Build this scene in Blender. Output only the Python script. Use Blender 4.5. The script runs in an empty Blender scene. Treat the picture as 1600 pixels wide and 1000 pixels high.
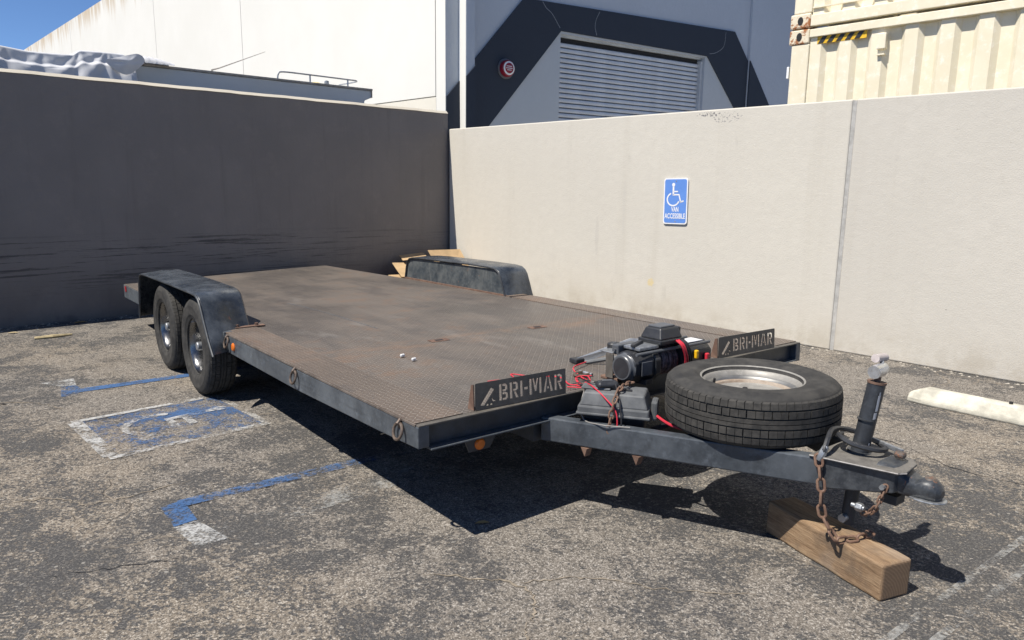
import bpy, math, random
from mathutils import Vector, Matrix, Euler
R = math.radians
random.seed(7)
scene = bpy.context.scene
col = scene.collection

# ------------------------------------------------------------------ camera
CAM_H, FPX, PITCH, ROLL = 1.5, 1139.8, 0.18388, 0.01375
cam = bpy.data.cameras.new('camera'); cam.sensor_width = 36.0; cam.lens = FPX / 1600 * 36
cam.clip_start = .05; cam.clip_end = 2000
cam_o = bpy.data.objects.new('camera', cam); col.objects.link(cam_o)
_f = Vector((0, math.cos(PITCH), -math.sin(PITCH))); _u0 = Vector((0, math.sin(PITCH), math.cos(PITCH))); _r0 = Vector((1, 0, 0))
_r = _r0 * math.cos(ROLL) + _u0 * math.sin(ROLL); _u = _u0 * math.cos(ROLL) - _r0 * math.sin(ROLL)
m3 = Matrix((_r, _u, -_f)).transposed()
cam_o.matrix_world = Matrix.Translation((0, 0, CAM_H)) @ m3.to_4x4()
scene.camera = cam_o

# ------------------------------------------------------------------ sky, sun, exposure
SUN = Vector((-0.5024, -0.3218, 1.0)).normalized()
world = bpy.data.worlds.new('World'); scene.world = world; world.use_nodes = True
wn = world.node_tree; wn.nodes.clear()
sky = wn.nodes.new('ShaderNodeTexSky'); sky.sky_type = 'NISHITA'; sky.sun_disc = False
sky.sun_elevation = math.asin(SUN.z); sky.sun_rotation = math.atan2(SUN.x, SUN.y)
sky.air_density = 0.58; sky.dust_density = 0.0; sky.ozone_density = 8.0
bg = wn.nodes.new('ShaderNodeBackground'); bg.inputs[1].default_value = 0.096
wo = wn.nodes.new('ShaderNodeOutputWorld')
wn.links.new(sky.outputs[0], bg.inputs[0]); wn.links.new(bg.outputs[0], wo.inputs[0])
sun = bpy.data.lights.new('sun', 'SUN'); sun.energy = 4.9; sun.angle = R(0.53); sun.color = (1.0, .945, .86)
sun_o = bpy.data.objects.new('sun', sun); col.objects.link(sun_o)
sun_o.rotation_euler = (-SUN).to_track_quat('-Z', 'Y').to_euler()
scene.view_settings.view_transform = 'Standard'; scene.view_settings.look = 'None'
scene.view_settings.gamma = 1.0; scene.view_settings.use_curve_mapping = False
scene.view_settings.exposure = 0.55
scene.cycles.max_bounces = 6; scene.cycles.diffuse_bounces = 4; scene.cycles.glossy_bounces = 3; scene.cycles.use_denoising = True

# ------------------------------------------------------------------ mesh builder
class MB:
    def __init__(self): self.v = []; self.f = []
    def add(self, vs, fs):
        o = len(self.v); self.v += [tuple(p) for p in vs]; self.f += [tuple(i + o for i in f) for f in fs]
    def hexa(self, a):   # 8 corners: bottom 4 ccw, top 4 ccw
        self.add(a, [(3, 2, 1, 0), (4, 5, 6, 7), (0, 1, 5, 4), (1, 2, 6, 5), (2, 3, 7, 6), (3, 0, 4, 7)])
        return self
    def box(self, x0, x1, y0, y1, z0, z1):
        return self.hexa([(x0, y0, z0), (x1, y0, z0), (x1, y1, z0), (x0, y1, z0), (x0, y0, z1), (x1, y0, z1), (x1, y1, z1), (x0, y1, z1)])
    def bar(self, p, q, w, h, up=(0, 0, 1)):   # rectangular bar from p to q
        p, q = Vector(p), Vector(q); d = (q - p).normalized(); s = d.cross(Vector(up)).normalized(); t = s.cross(d)
        c = []
        for e in (p, q):
            c.append([e + s * a * w / 2 + t * b * h / 2 for a, b in ((-1, -1), (1, -1), (1, 1), (-1, 1))])
        self.add(c[0] + c[1], [(0, 1, 2, 3), (7, 6, 5, 4), (0, 4, 5, 1), (1, 5, 6, 2), (2, 6, 7, 3), (3, 7, 4, 0)])
        return self
    def prism(self, poly, fn, a, b):  # poly 2d ; fn(x,y,t)->3d ; extrude t from a to b
        n = len(poly)
        vs = [fn(x, y, a) for x, y in poly] + [fn(x, y, b) for x, y in poly]
        self.add(vs, [tuple(range(n))[::-1], tuple(range(n, 2 * n))] + [(i, (i + 1) % n, n + (i + 1) % n, n + i) for i in range(n)])
        return self
    def tube(self, path, r, n=8, closed=False, cap=True):
        P = [Vector(p) for p in path]; m = len(P)
        rr = r if isinstance(r, (list, tuple)) else [r] * m
        rings = []; ref = None
        for i, p in enumerate(P):
            if closed: d = P[(i + 1) % m] - P[i - 1]
            else: d = P[min(i + 1, m - 1)] - P[max(i - 1, 0)]
            d.normalize()
            if ref is None:
                ref = Vector((0, 0, 1)) if abs(d.z) < .9 else Vector((1, 0, 0))
            s = d.cross(ref)
            if s.length < 1e-5: s = d.orthogonal()
            s.normalize(); t = s.cross(d); ref = t
            rings.append([p + (s * math.cos(2 * math.pi * k / n) + t * math.sin(2 * math.pi * k / n)) * rr[i] for k in range(n)])
        vs = [q for g in rings for q in g]; fs = []
        for i in range(m if closed else m - 1):
            j = (i + 1) % m
            for k in range(n): fs.append((i * n + k, i * n + (k + 1) % n, j * n + (k + 1) % n, j * n + k))
        if cap and not closed: fs += [tuple(range(n))[::-1], tuple(range((m - 1) * n, m * n))]
        self.add(vs, fs); return self
    def lathe(self, prof, fn=lambda r, a, h: (r * math.cos(a), r * math.sin(a), h), n=48, a0=0., closed_prof=False):
        m = len(prof); vs = []; fs = []
        for k in range(n):
            a = a0 + 2 * math.pi * k / n
            for r, h in prof: vs.append(fn(r, a, h))
        for k in range(n):
            j = (k + 1) % n
            for i in range(m if closed_prof else m - 1):
                i2 = (i + 1) % m
                fs.append((k * m + i, j * m + i, j * m + i2, k * m + i2))
        self.add(vs, fs); return self
    def cyl(self, p, q, r, n=16, r2=None): return self.tube([p, q], [r, r if r2 is None else r2], n)
    def build(self, name, mat, parent=None, smooth=False, bevel=0, seg=2, angle=35):
        me = bpy.data.meshes.new(name); me.from_pydata(self.v, [], self.f); me.update()
        import bmesh
        bm = bmesh.new(); bm.from_mesh(me); bmesh.ops.remove_doubles(bm, verts=bm.verts, dist=1e-5)
        bmesh.ops.recalc_face_normals(bm, faces=bm.faces); bm.to_mesh(me); bm.free()
        if mat: me.materials.append(mat)
        return link(name, me, parent, smooth, bevel, seg, angle)

def link(name, me, parent=None, smooth=False, bevel=0, seg=2, angle=35):
    o = bpy.data.objects.new(name, me); col.objects.link(o)
    if parent is not None: o.parent = parent
    if smooth:
        for p in me.polygons: p.use_smooth = True
        try: me.set_sharp_from_angle(angle=R(angle))
        except Exception: pass
    if bevel:
        b = o.modifiers.new('bevel', 'BEVEL'); b.width = bevel; b.segments = seg; b.limit_method = 'ANGLE'; b.angle_limit = R(30)
        b.harden_normals = False
    return o

def thing(name, label, cat, loc=(0, 0, 0), rot=(0, 0, 0), group=None):
    o = bpy.data.objects.new(name, None); col.objects.link(o); o.empty_display_size = .1
    o.location = loc; o.rotation_euler = rot
    return tag(o, label, cat, group)
def tag(o, label, cat, group=None, kind=None):
    o['label'] = label
    if cat: o['category'] = cat
    if group: o['group'] = group
    if kind: o['kind'] = kind
    return o
def struct(o, label=None):
    o['kind'] = 'structure'
    if label: o['label'] = label
    return o
def catmull(pts, k=8):
    P = [Vector(p) for p in pts]; P = [P[0] * 2 - P[1]] + P + [P[-1] * 2 - P[-2]]; out = []
    for i in range(1, len(P) - 2):
        a, b, c, d = P[i - 1:i + 3]
        for j in range(k):
            t = j / k
            out.append(.5 * ((2 * b) + (c - a) * t + (2 * a - 5 * b + 4 * c - d) * t * t + (3 * b - a - 3 * c + d) * t ** 3))
    out.append(P[-2]); return out
def circ(cx, cy, r, n=24, a0=0., a1=2 * math.pi): return [(cx + r * math.cos(a0 + (a1 - a0) * i / n), cy + r * math.sin(a0 + (a1 - a0) * i / n)) for i in range(n)]

# ------------------------------------------------------------------ material helpers
class NT:
    def __init__(self, name):
        self.m = bpy.data.materials.new(name); self.m.use_nodes = True; self.t = self.m.node_tree
        self.b = self.t.nodes['Principled BSDF']; self.co = self.t.nodes.new('ShaderNodeTexCoord')
    def n(self, ty, **kw):
        o = self.t.nodes.new(ty)
        for k, v in kw.items(): setattr(o, k, v)
        return o
    def put(self, sock, v):
        if isinstance(v, bpy.types.NodeSocket): self.t.links.new(v, sock)
        elif v is not None:
            if sock.type == 'RGBA' and isinstance(v, (int, float)): v = (v, v, v, 1)
            if sock.type == 'RGBA' and len(v) == 3: v = (*v, 1)
            sock.default_value = v
    def vec(self, scale=(1, 1, 1), loc=(0, 0, 0), rot=(0, 0, 0), src='Object'):
        mp = self.n('ShaderNodeMapping'); self.put(mp.inputs[0], self.co.outputs[src])
        mp.inputs['Scale'].default_value = scale; mp.inputs['Location'].default_value = loc; mp.inputs['Rotation'].default_value = rot
        return mp.outputs[0]
    def noise(self, scale, detail=4, rough=.55, vec=None, dist=0.):
        o = self.n('ShaderNodeTexNoise'); self.put(o.inputs['Vector'], vec or self.co.outputs['Object'])
        o.inputs['Scale'].default_value = scale; o.inputs['Detail'].default_value = detail; o.inputs['Roughness'].default_value = rough; o.inputs['Distortion'].default_value = dist
        return o.outputs[0]
    def voro(self, scale, feature='F1', out=0, vec=None, rnd=1.):
        o = self.n('ShaderNodeTexVoronoi'); o.feature = feature; self.put(o.inputs['Vector'], vec or self.co.outputs['Object'])
        o.inputs['Scale'].default_value = scale; o.inputs['Randomness'].default_value = rnd
        return o.outputs[out]
    def ramp(self, fac, stops, interp='LINEAR'):
        o = self.n('ShaderNodeValToRGB'); o.color_ramp.interpolation = interp; self.put(o.inputs[0], fac)
        e = o.color_ramp.elements
        while len(e) < len(stops): e.new(.5)
        for i, (p, c) in enumerate(stops):
            e[i].position = p; e[i].color = (c, c, c, 1) if isinstance(c, (int, float)) else (*c, 1)
        return o.outputs[0]
    def sm(self, x, a, b, c=0., d=1.):
        o = self.n('ShaderNodeMapRange'); o.interpolation_type = 'SMOOTHSTEP'; self.put(o.inputs[0], x)
        o.inputs[1].default_value = a; o.inputs[2].default_value = b; o.inputs[3].default_value = c; o.inputs[4].default_value = d
        return o.outputs[0]
    def math(self, op, a, b=None, c=None):
        o = self.n('ShaderNodeMath', operation=op); self.put(o.inputs[0], a)
        if b is not None: self.put(o.inputs[1], b)
        if c is not None: self.put(o.inputs[2], c)
        return o.outputs[0]
    def mix(self, fac, a, b, mode='MIX'):
        o = self.n('ShaderNodeMix', data_type='RGBA', blend_type=mode); self.put(o.inputs[0], fac); self.put(o.inputs[6], a); self.put(o.inputs[7], b)
        return o.outputs[2]
    def sep(self, v=None):
        o = self.n('ShaderNodeSeparateXYZ'); self.put(o.inputs[0], v or self.co.outputs['Object']); return o.outputs
    def bump(self, h, strength=.3, dist=.01, prev=None):
        o = self.n('ShaderNodeBump'); o.inputs['Strength'].default_value = strength; o.inputs['Distance'].default_value = dist
        self.put(o.inputs['Height'], h)
        if prev is not None: self.put(o.inputs['Normal'], prev)
        return o.outputs[0]
    def out(self, col=None, rough=None, metal=None, normal=None, spec=None, coat=None):
        if col is not None: self.put(self.b.inputs['Base Color'], col)
        if rough is not None: self.put(self.b.inputs['Roughness'], rough)
        if metal is not None: self.put(self.b.inputs['Metallic'], metal)
        if normal is not None: self.put(self.b.inputs['Normal'], normal)
        if spec is not None: self.put(self.b.inputs['Specular IOR Level'], spec)
        if coat is not None: self.put(self.b.inputs['Coat Weight'], coat)
        return self.m

def asphalt():
    k = NT('asphalt')
    big = k.noise(.55, 5, .62); mid = k.noise(3.1, 5, .65, dist=.6); fine = k.noise(48, 4, .72)
    grain = k.noise(260, 2, .7); grain2 = k.noise(110, 3, .7)
    vv = k.vec(scale=(1, 1.25, 1), rot=(0, 0, .35))
    st = k.n('ShaderNodeSeparateColor'); k.put(st.inputs[0], k.voro(76, out=1, vec=vv))
    st2 = k.n('ShaderNodeSeparateColor'); k.put(st2.inputs[0], k.voro(190, out=1))
    wear = k.math('ADD', k.math('MULTIPLY', big, .75), k.math('MULTIPLY', mid, .55))      # ~0.65 mean
    wear = k.sm(wear, .50, .74)
    s1 = k.math('ADD', k.math('ADD', k.math('MULTIPLY', st.outputs[0], .26), k.math('MULTIPLY', fine, .50)), k.math('MULTIPLY', k.noise(15, 5, .7, dist=.4), .55))
    s1 = k.math('ADD', s1, k.math('MULTIPLY', st2.outputs[2], .14))
    s1 = k.math('ADD', s1, k.math('MULTIPLY', wear, .30))
    exposed = k.sm(s1, .81, .96)
    seal = k.mix(k.sm(grain2, .3, .7), (.038, .0375, .038), (.082, .080, .078))
    seal = k.mix(k.math('MULTIPLY', k.sm(st2.outputs[0], .72, .9), .55), seal, (.20, .185, .165))
    tan = k.ramp(st2.outputs[1], [(0, (.105, .089, .071)), (.45, (.202, .171, .134)), (.8, (.280, .240, .192)), (1, (.43, .39, .33))])
    gry = k.ramp(st2.outputs[1], [(0, (.092, .082, .070)), (.45, (.172, .153, .130)), (.8, (.245, .220, .190)), (1, (.40, .37, .33))])
    stone_c = k.mix(k.sm(k.noise(.42, 4, .6, k.vec(loc=(2.5, 0.3, 0))), .42, .60), gry, tan)
    c = k.mix(exposed, seal, stone_c)
    c = k.mix(k.math('MULTIPLY', k.sm(grain, .42, .75), .6), c, k.mix(.65, c, (.03, .028, .026)))
    # pale chips and pale hairline cracks filled with dust
    chips = k.sm(st.outputs[1], .990, .995)
    c = k.mix(k.math('MULTIPLY', chips, .5), c, (.40, .375, .33))
    cv = k.n('ShaderNodeVectorMath', operation='ADD'); k.put(cv.inputs[0], k.co.outputs['Object'])
    nz = k.n('ShaderNodeTexNoise'); k.put(nz.inputs['Vector'], k.co.outputs['Object']); nz.inputs['Scale'].default_value = 1.6; nz.inputs['Detail'].default_value = 6
    sc = k.n('ShaderNodeVectorMath', operation='SCALE'); k.put(sc.inputs[0], nz.outputs[1]); sc.inputs['Scale'].default_value = .8; k.put(cv.inputs[1], sc.outputs[0])
    crack = k.voro(.52, 'DISTANCE_TO_EDGE', 0, cv.outputs[0])
    cm = k.math('MULTIPLY', k.sm(crack, .007, .001), k.sm(k.noise(.8, 3), .47, .6))
    c = k.mix(k.math('MULTIPLY', cm, .5), c, (.24, .20, .155))
    # old oil drips
    oil = k.math('MULTIPLY', k.sm(k.noise(1.15, 3, .5, k.vec(loc=(3.1, 7.7, 0))), .63, .76), .38)
    c = k.mix(oil, c, k.mix(.55, c, (.02, .02, .021)))
    h = k.math('ADD', k.math('MULTIPLY', exposed, .6), k.math('MULTIPLY', grain, .5))
    h = k.math('SUBTRACT', h, k.math('MULTIPLY', cm, 1.5))
    return k.out(c, .86, normal=k.bump(h, .75, .006), spec=.3)

def worn_paint(name, colr, wear=.5, seed=0., amax=.95):
    k = NT(name)
    n1 = k.noise(5, 6, .7, k.vec(loc=(seed, seed, 0))); n2 = k.noise(60, 4, .75); n3 = k.noise(.9, 3, .5, k.vec(loc=(seed * 2, 0, 0)))
    s = k.math('ADD', k.math('ADD', k.math('MULTIPLY', n1, .55), k.math('MULTIPLY', n2, .45)), k.math('MULTIPLY', n3, .35))   # mean ~.67
    a = k.math('MULTIPLY', k.sm(s, wear - .05, wear + .11), amax)
    c = k.mix(k.noise(140, 2), tuple(x * .78 for x in colr), colr)
    k.out(c, .7, normal=k.bump(n2, .4, .003))
    tr = k.n('ShaderNodeBsdfTransparent'); mx = k.n('ShaderNodeMixShader'); k.put(mx.inputs[0], a)
    k.t.links.new(tr.outputs[0], mx.inputs[1]); k.t.links.new(k.b.outputs[0], mx.inputs[2])
    k.t.links.new(mx.outputs[0], k.t.nodes['Material Output'].inputs[0])
    return k.m

def stucco(name, colr, dark=.8, bumpk=.25, scuffs=False, grain=90, chips=None):
    k = NT(name)
    c = k.mix(k.sm(k.noise(.9, 5, .6), .3, .7), tuple(x * dark for x in colr), colr)
    c = k.mix(k.sm(k.noise(7, 5, .65), .25, .8), tuple(x * .93 for x in colr), c, 'MIX')
    if scuffs:
        sv = k.vec(scale=(2.6, 2.6, .55)); s1 = k.noise(2.2, 5, .7, sv)
        c = k.mix(k.math('MULTIPLY', k.sm(s1, .60, .76), .42), c, tuple(x * .66 for x in colr))
        rn_ = k.noise(1.5, 6, .7, k.vec(scale=(3.2, 1, .12), loc=(6, 1, 2)))
        c = k.mix(k.math('MULTIPLY', k.sm(rn_, .50, .72), .22), c, tuple(a * b for a, b in zip(colr, (.74, .72, .68))))
        sp = k.noise(26, 3, .6); sp2 = k.noise(1.7, 2)
        c = k.mix(k.math('MULTIPLY', k.math('MULTIPLY', k.sm(sp, .70, .74), k.sm(sp2, .45, .6)), .7), c, tuple(x * .45 for x in colr))
        sw = k.noise(31, 3, .6, k.vec(loc=(9, 3, 1)))
        c = k.mix(k.math('MULTIPLY', k.sm(sw, .73, .76), .8), c, (.78, .76, .70))
        x, y, z = k.sep()
        # grime low down and pale chips
        low = k.math('MULTIPLY', k.sm(z, .40, .0), k.sm(k.noise(3.2, 6, .75), .36, .66))
        c = k.mix(k.math('MULTIPLY', low, .6), c, tuple(a * b for a, b in zip(colr, (.66, .62, .56))))
    if chips:
        for (cx, cz, rx, rz, cc, thr) in chips:
            d = k.vec(scale=(1 / rx, 1, 1 / rz), loc=(-cx / rx, 0, -cz / rz))
            o = k.n('ShaderNodeVectorMath', operation='MULTIPLY'); k.put(o.inputs[0], d); o.inputs[1].default_value = (1, 0, 1)
            L = k.n('ShaderNodeVectorMath', operation='LENGTH'); k.put(L.inputs[0], o.outputs[0])
            fall = k.sm(L.outputs['Value'], 1.0, .35)
            msk = k.sm(k.math('ADD', k.noise(42, 5, .75), k.math('MULTIPLY', fall, .35)), thr, thr + .05)
            c = k.mix(k.math('MULTIPLY', msk, k.sm(fall, 0.02, .2)), c, cc)
    h = k.math('ADD', k.noise(grain, 3, .6), k.math('MULTIPLY', k.noise(12, 3, .6), 1.2))
    return k.out(c, .82, normal=k.bump(h, bumpk, .01), spec=.3)

def grey_wall_mat():
    k = NT('grey_wall_paint')
    base = (.206, .185, .172)
    c = k.mix(k.sm(k.noise(.8, 4, .6), .3, .7), (.175, .158, .148), base)
    c = k.mix(k.math('MULTIPLY', k.sm(k.noise(3.5, 5, .7), .5, .75), .5), c, (.235, .208, .188))
    x, y, z = k.sep()
    band = k.math('MULTIPLY', k.sm(z, .25, .42), k.sm(z, .95, .80))
    sv = k.vec(scale=(.30, 1, 13)); s = k.noise(2.6, 7, .78, sv, .08)
    far = k.sm(x, -.4, -3.0, .35, 1.)
    scr = k.math('MULTIPLY', k.math('MULTIPLY', k.sm(s, .535, .575), band), far)
    c = k.mix(k.math('MULTIPLY', scr, .85), c, (.045, .042, .042))
    s2 = k.noise(3.3, 6, .75, k.vec(scale=(.8, 1, 22), loc=(4, 0, 3)), .2)
    c = k.mix(k.math('MULTIPLY', k.math('MULTIPLY', k.sm(s2, .66, .69), band), .7), c, (.22, .205, .175))
    runs = k.noise(2.4, 5, .7, k.vec(scale=(3.0, 1, .22), loc=(2, 0, 5)))
    c = k.mix(k.math('MULTIPLY', k.sm(runs, .52, .70), .30), c, (.135, .118, .107))
    sp = k.noise(40, 3, .6)
    c = k.mix(k.math('MULTIPLY', k.sm(sp, .735, .765), .7), c, (.36, .35, .33))
    low = k.math('MULTIPLY', k.sm(z, .75, .25), k.sm(k.noise(1.6, 5, .65), .30, .62))
    c = k.mix(k.math('MULTIPLY', low, .55), c, (.105, .094, .088))
    scuff = k.sm(k.noise(1.9, 5, .6, k.vec(scale=(1, 1, .6), loc=(8, 0, 2))), .58, .66)
    c = k.mix(k.math('MULTIPLY', k.math('MULTIPLY', scuff, k.sm(z, .7, .4)), .6), c, (.09, .082, .078))
    h = k.math('ADD', k.noise(34, 4, .6), k.math('MULTIPLY', k.noise(6, 3, .6), 1.5))
    return k.out(c, .55, normal=k.bump(h, .35, .012), spec=.4)

def metal_paint(name, base, worn, rust=.5, rough=(.35, .6), scale=1., metal=0., rustc=(.16, .06, .026), spec=.5, streak=None):
    k = NT(name)
    n1 = k.noise(4.5 * scale, 6, .68); n2 = k.noise(28 * scale, 5, .7); 
    c = k.mix(k.sm(n1, .36, .66), base, worn)
    if streak:
        c = k.mix(k.math('MULTIPLY', k.sm(k.noise(9, 5, .7, k.vec(scale=streak)), .5, .72), .6), c, tuple(x * .45 for x in base))
    c = k.mix(k.math('MULTIPLY', k.sm(n2, .5, .8), .4), c, tuple(min(1, x * 1.9) for x in worn))
    rm = k.sm(k.math('ADD', k.math('MULTIPLY', k.noise(7 * scale, 6, .75, k.vec(loc=(5, 2, 8))), .7), k.math('MULTIPLY', n2, .3)), .72 - .2 * rust, .78 - .2 * rust)
    rc = k.mix(k.noise(60, 3), rustc, tuple(x * 1.9 for x in rustc))
    c = k.mix(rm, c, rc)
    rg = k.sm(n2, .3, .75, rough[0], rough[1])
    rg = k.math('MAXIMUM', rg, k.math('MULTIPLY', rm, .85))
    h = k.math('ADD', k.math('MULTIPLY', n2, .5), rm)
    return k.out(c, rg, metal, k.bump(h, .2, .004), spec)

def deck_mat(name, base, dark, rustc, rust=.4, cell=.027, lugk=.9, loc=(0, 0, 0), lugc=.62, seam=None):
    k = NT(name)
    V = k.vec(scale=(1 / cell, 1 / cell, 0)); x, y, z = k.sep(V)
    fx = k.math('SUBTRACT', k.math('FRACT', x), .5); fy = k.math('SUBTRACT', k.math('FRACT', y), .5)
    par = k.math('MODULO', k.math('ADD', k.math('ADD', k.math('FLOOR', x), k.math('FLOOR', y)), 2000.), 2.)
    sg = k.math('SUBTRACT', 1., k.math('MULTIPLY', par, 2.))
    sfy = k.math('MULTIPLY', sg, fy)
    a = k.math('MULTIPLY', k.math('ADD', fx, sfy), .7071 / .50); b = k.math('MULTIPLY', k.math('SUBTRACT', fx, sfy), .7071 / .16)
    d = k.math('ADD', k.math('MULTIPLY', a, a), k.math('MULTIPLY', b, b))
    lug = k.sm(d, 1.05, .45)
    big = k.noise(.9, 6, .62, k.vec(loc=loc)); mid = k.noise(5.5, 6, .7, k.vec(loc=loc)); fine = k.noise(70, 3, .7)
    drag = k.noise(3.0, 6, .7, k.vec(scale=(2.4, .35, 1), loc=loc))
    c = k.mix(k.sm(k.math('ADD', k.math('MULTIPLY', big, .6), k.math('MULTIPLY', drag, .4)), .40, .60), dark, base)
    rm = k.sm(k.math('ADD', k.math('MULTIPLY', mid, .6), k.math('MULTIPLY', big, .45)), .66 - .2 * rust, .80 - .2 * rust)
    c = k.mix(k.math('MULTIPLY', rm, .65), c, rustc)
    c = k.mix(k.math('MULTIPLY', k.sm(fine, .45, .75), .35), c, tuple(v * .55 for v in dark))
    c = k.mix(k.math('MULTIPLY', k.sm(d, 2.2, .9), lugc * .7), k.mix(.3 * lugc / .62, c, (.035, .032, .03)), c)
    c = k.mix(k.math('MULTIPLY', lug, lugc), c, k.mix(.6, c, (.32, .295, .265)))
    c = k.mix(k.math('MULTIPLY', k.sm(k.noise(2.2, 5, .7, k.vec(scale=(1.5, .5, 1), loc=(7, 1, 0))), .58, .72), .5), c, (.22, .20, .18))
    sc = k.noise(2.0, 5, .75, k.vec(scale=(9, .5, 1), rot=(0, 0, .25)))
    c = k.mix(k.math('MULTIPLY', k.sm(sc, .62, .70), .35), c, (.05, .046, .044))
    stn = k.math('MULTIPLY', k.sm(k.noise(1.7, 6, .68, k.vec(loc=(1.7, 9.2, 0), scale=(1.2, .7, 1))), .53, .64), .62)
    c = k.mix(k.math('MULTIPLY', stn, .8), c, (.080, .071, .066))
    if seam is not None:
        ox, oy, oz = k.sep()
        band = k.sm(k.math('ABSOLUTE', k.math('SUBTRACT', oy, seam)), .22, .02)
        rs = k.math('MULTIPLY', band, k.sm(k.noise(4.2, 6, .72, k.vec(scale=(.7, 1.4, 1), loc=(3, 3, 0))), .42, .66))
        c = k.mix(k.math('MULTIPLY', rs, .6), c, (.225, .14, .09))
    rg = k.math('SUBTRACT', k.sm(big, .35, .65, .36, .60), k.math('MULTIPLY', lug, .14))
    h = k.math('ADD', k.math('MULTIPLY', lug, lugk), k.math('MULTIPLY', fine, .12))
    return k.out(c, rg, .15, k.bump(h, .8, .004), .45)

def simple(name, colr, rough=.5, metal=0., var=.25, scale=20, bumpk=.1, spec=.5, alt=None):
    k = NT(name)
    n1 = k.noise(scale, 5, .65)
    c = k.mix(k.sm(n1, .3, .72), tuple(x * (1 - var) for x in colr), alt or tuple(min(1, x * (1 + var * .5)) for x in colr))
    c = k.mix(k.math('MULTIPLY', k.sm(k.noise(scale * .22, 4, .6, k.vec(loc=(3, 1, 2))), .5, .75), .35), c, tuple(x * .6 for x in colr))
    return k.out(c, k.sm(n1, .2, .8, max(.02, rough - .08), min(1, rough + .1)), metal, k.bump(k.noise(scale * 4, 3), bumpk, .003), spec)

def wood_mat():
    k = NT('weathered_timber')
    g = k.noise(7, 6, .7, k.vec(scale=(7, .55, 7)), .5); f = k.noise(40, 4, .7, k.vec(scale=(6, .4, 6)))
    c = k.ramp(k.math('ADD', k.math('MULTIPLY', g, .65), k.math('MULTIPLY', f, .35)), [(.30, (.085, .05, .028)), (.46, (.21, .135, .078)), (.60, (.31, .215, .13)), (.78, (.40, .31, .205))])
    c = k.mix(k.math('MULTIPLY', k.sm(k.noise(6, 6, .75), .46, .68), .65), c, (.115, .085, .062))
    c = k.mix(k.math('MULTIPLY', k.sm(k.noise(3.1, 4, .6, k.vec(loc=(4, 4, 4))), .48, .7), .45), c, (.30, .25, .20))
    spl = k.sm(k.noise(9, 4, .7, k.vec(scale=(5, .22, 9), loc=(1, 2, 3))), .66, .69)
    c = k.mix(k.math('MULTIPLY', spl, .8), c, (.045, .03, .02))
    ring = k.n('ShaderNodeTexWave', wave_type='RINGS', rings_direction='Y'); k.put(ring.inputs[0], k.vec(loc=(.05, 0, .02))); ring.inputs['Scale'].default_value = 26; ring.inputs['Distortion'].default_value = 3; ring.inputs['Detail'].default_value = 3
    nrm = k.n('ShaderNodeNewGeometry'); 
    x, y, z = k.sep(k.co.outputs['Normal'])
    endm = k.sm(k.math('ABSOLUTE', y), .6, .9)
    endc = k.mix(k.math('MULTIPLY', ring.outputs[1], .45), (.25, .165, .10), (.12, .075, .045))
    c = k.mix(endm, c, endc)
    return k.out(c, .8, normal=k.bump(k.math('ADD', g, f), .5, .006), spec=.25)

def white_building_mat():
    k = NT('white_building_paint')
    base = (.72, .705, .655)
    c = k.mix(k.sm(k.noise(.5, 4, .6), .3, .75), (.68, .665, .61), base)
    x, y, z = k.sep()
    st = k.noise(1.1, 6, .7, k.vec(scale=(2.2, 1, .16)))
    top = k.sm(z, 6.9, 8.35)
    c = k.mix(k.math('MULTIPLY', k.sm(k.math('ADD', st, k.math('MULTIPLY', top, .22)), .62, .80), k.math('MULTIPLY', top, .8)), c, (.46, .35, .22))
    c = k.mix(k.math('MULTIPLY', k.sm(k.noise(5, 6, .75), .70, .76), .5), c, (.58, .56, .52))
    return k.out(c, .8, normal=k.bump(k.noise(30, 4), .15, .01))

M = {}
M['asphalt'] = asphalt()
M['blue_line'] = worn_paint('blue_pavement_paint', (.052, .125, .28), .63, 1.3)
M['blue_fade'] = worn_paint('faded_blue_pavement_paint', (.05, .118, .265), .65, 4.1, .9)
M['white_line'] = worn_paint('white_pavement_paint', (.50, .50, .485), .655, 7.7, .85)
M['white_border'] = worn_paint('broken_white_border', (.52, .52, .505), .668, 3.3, .85)
M['white_fade'] = worn_paint('faded_white_pavement_paint', (.45, .45, .43), .715, 2.9, .55)
M['chalk'] = worn_paint('chalk_white_line', (.42, .42, .40), .655, 5.9, .6)
M['beige'] = stucco('beige_wall_paint', (.590, .555, .482), .93, .22, True, chips=[
    (4.62, 2.20, .36, .11, (.22, .21, .21), .88), (4.42, 2.24, .25, .045, (.16, .155, .16), .84), (3.78, .42, .075, .075, (.60, .50, .30), .73), (2.95, .9, .04, .35, (.515, .485, .425), .66), (3.35, 1.25, .025, .45, (.52, .49, .43), .62)])
M['beige_grey'] = stucco('greyer_beige_wall', (.555, .522, .458), .93, .22, True)  # right panel, toned slightly greyer than the left
M['grey_wall'] = grey_wall_mat()
M['lit_edge'] = stucco('cream_lit_edge', (.60, .55, .45), .8, .2)
M['joint'] = simple('grey_joint_sealant', (.42, .41, .385), .8, 0, .25, 9, .4)
M['white_bld'] = white_building_mat()
M['cream_base'] = stucco('cream_base_paint', (.72, .68, .58), .9, .15)
M['blue_bld'] = stucco('blue_grey_stucco', (.49, .53, .58), .90, .5, grain=14)
M['lower_bld'] = stucco('grey_stucco', (.50, .53, .55), .92, .3, grain=14)
M['navy'] = stucco('navy_trim_paint', (.038, .047, .064), .85, .2, grain=20)
M['shutter'] = simple('grey_shutter_paint', (.56, .585, .62), .45, .1, .10, 3, .05)
M['shutter_frame'] = simple('grey_frame_paint', (.48, .51, .54), .5, 0, .12, 5, .05)
M['crack'] = simple('pale_crack_filler', (.30, .32, .34), .8, 0, .3, 30)
M['gap'] = simple('dark_gap', (.02, .02, .022), .9)
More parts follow.
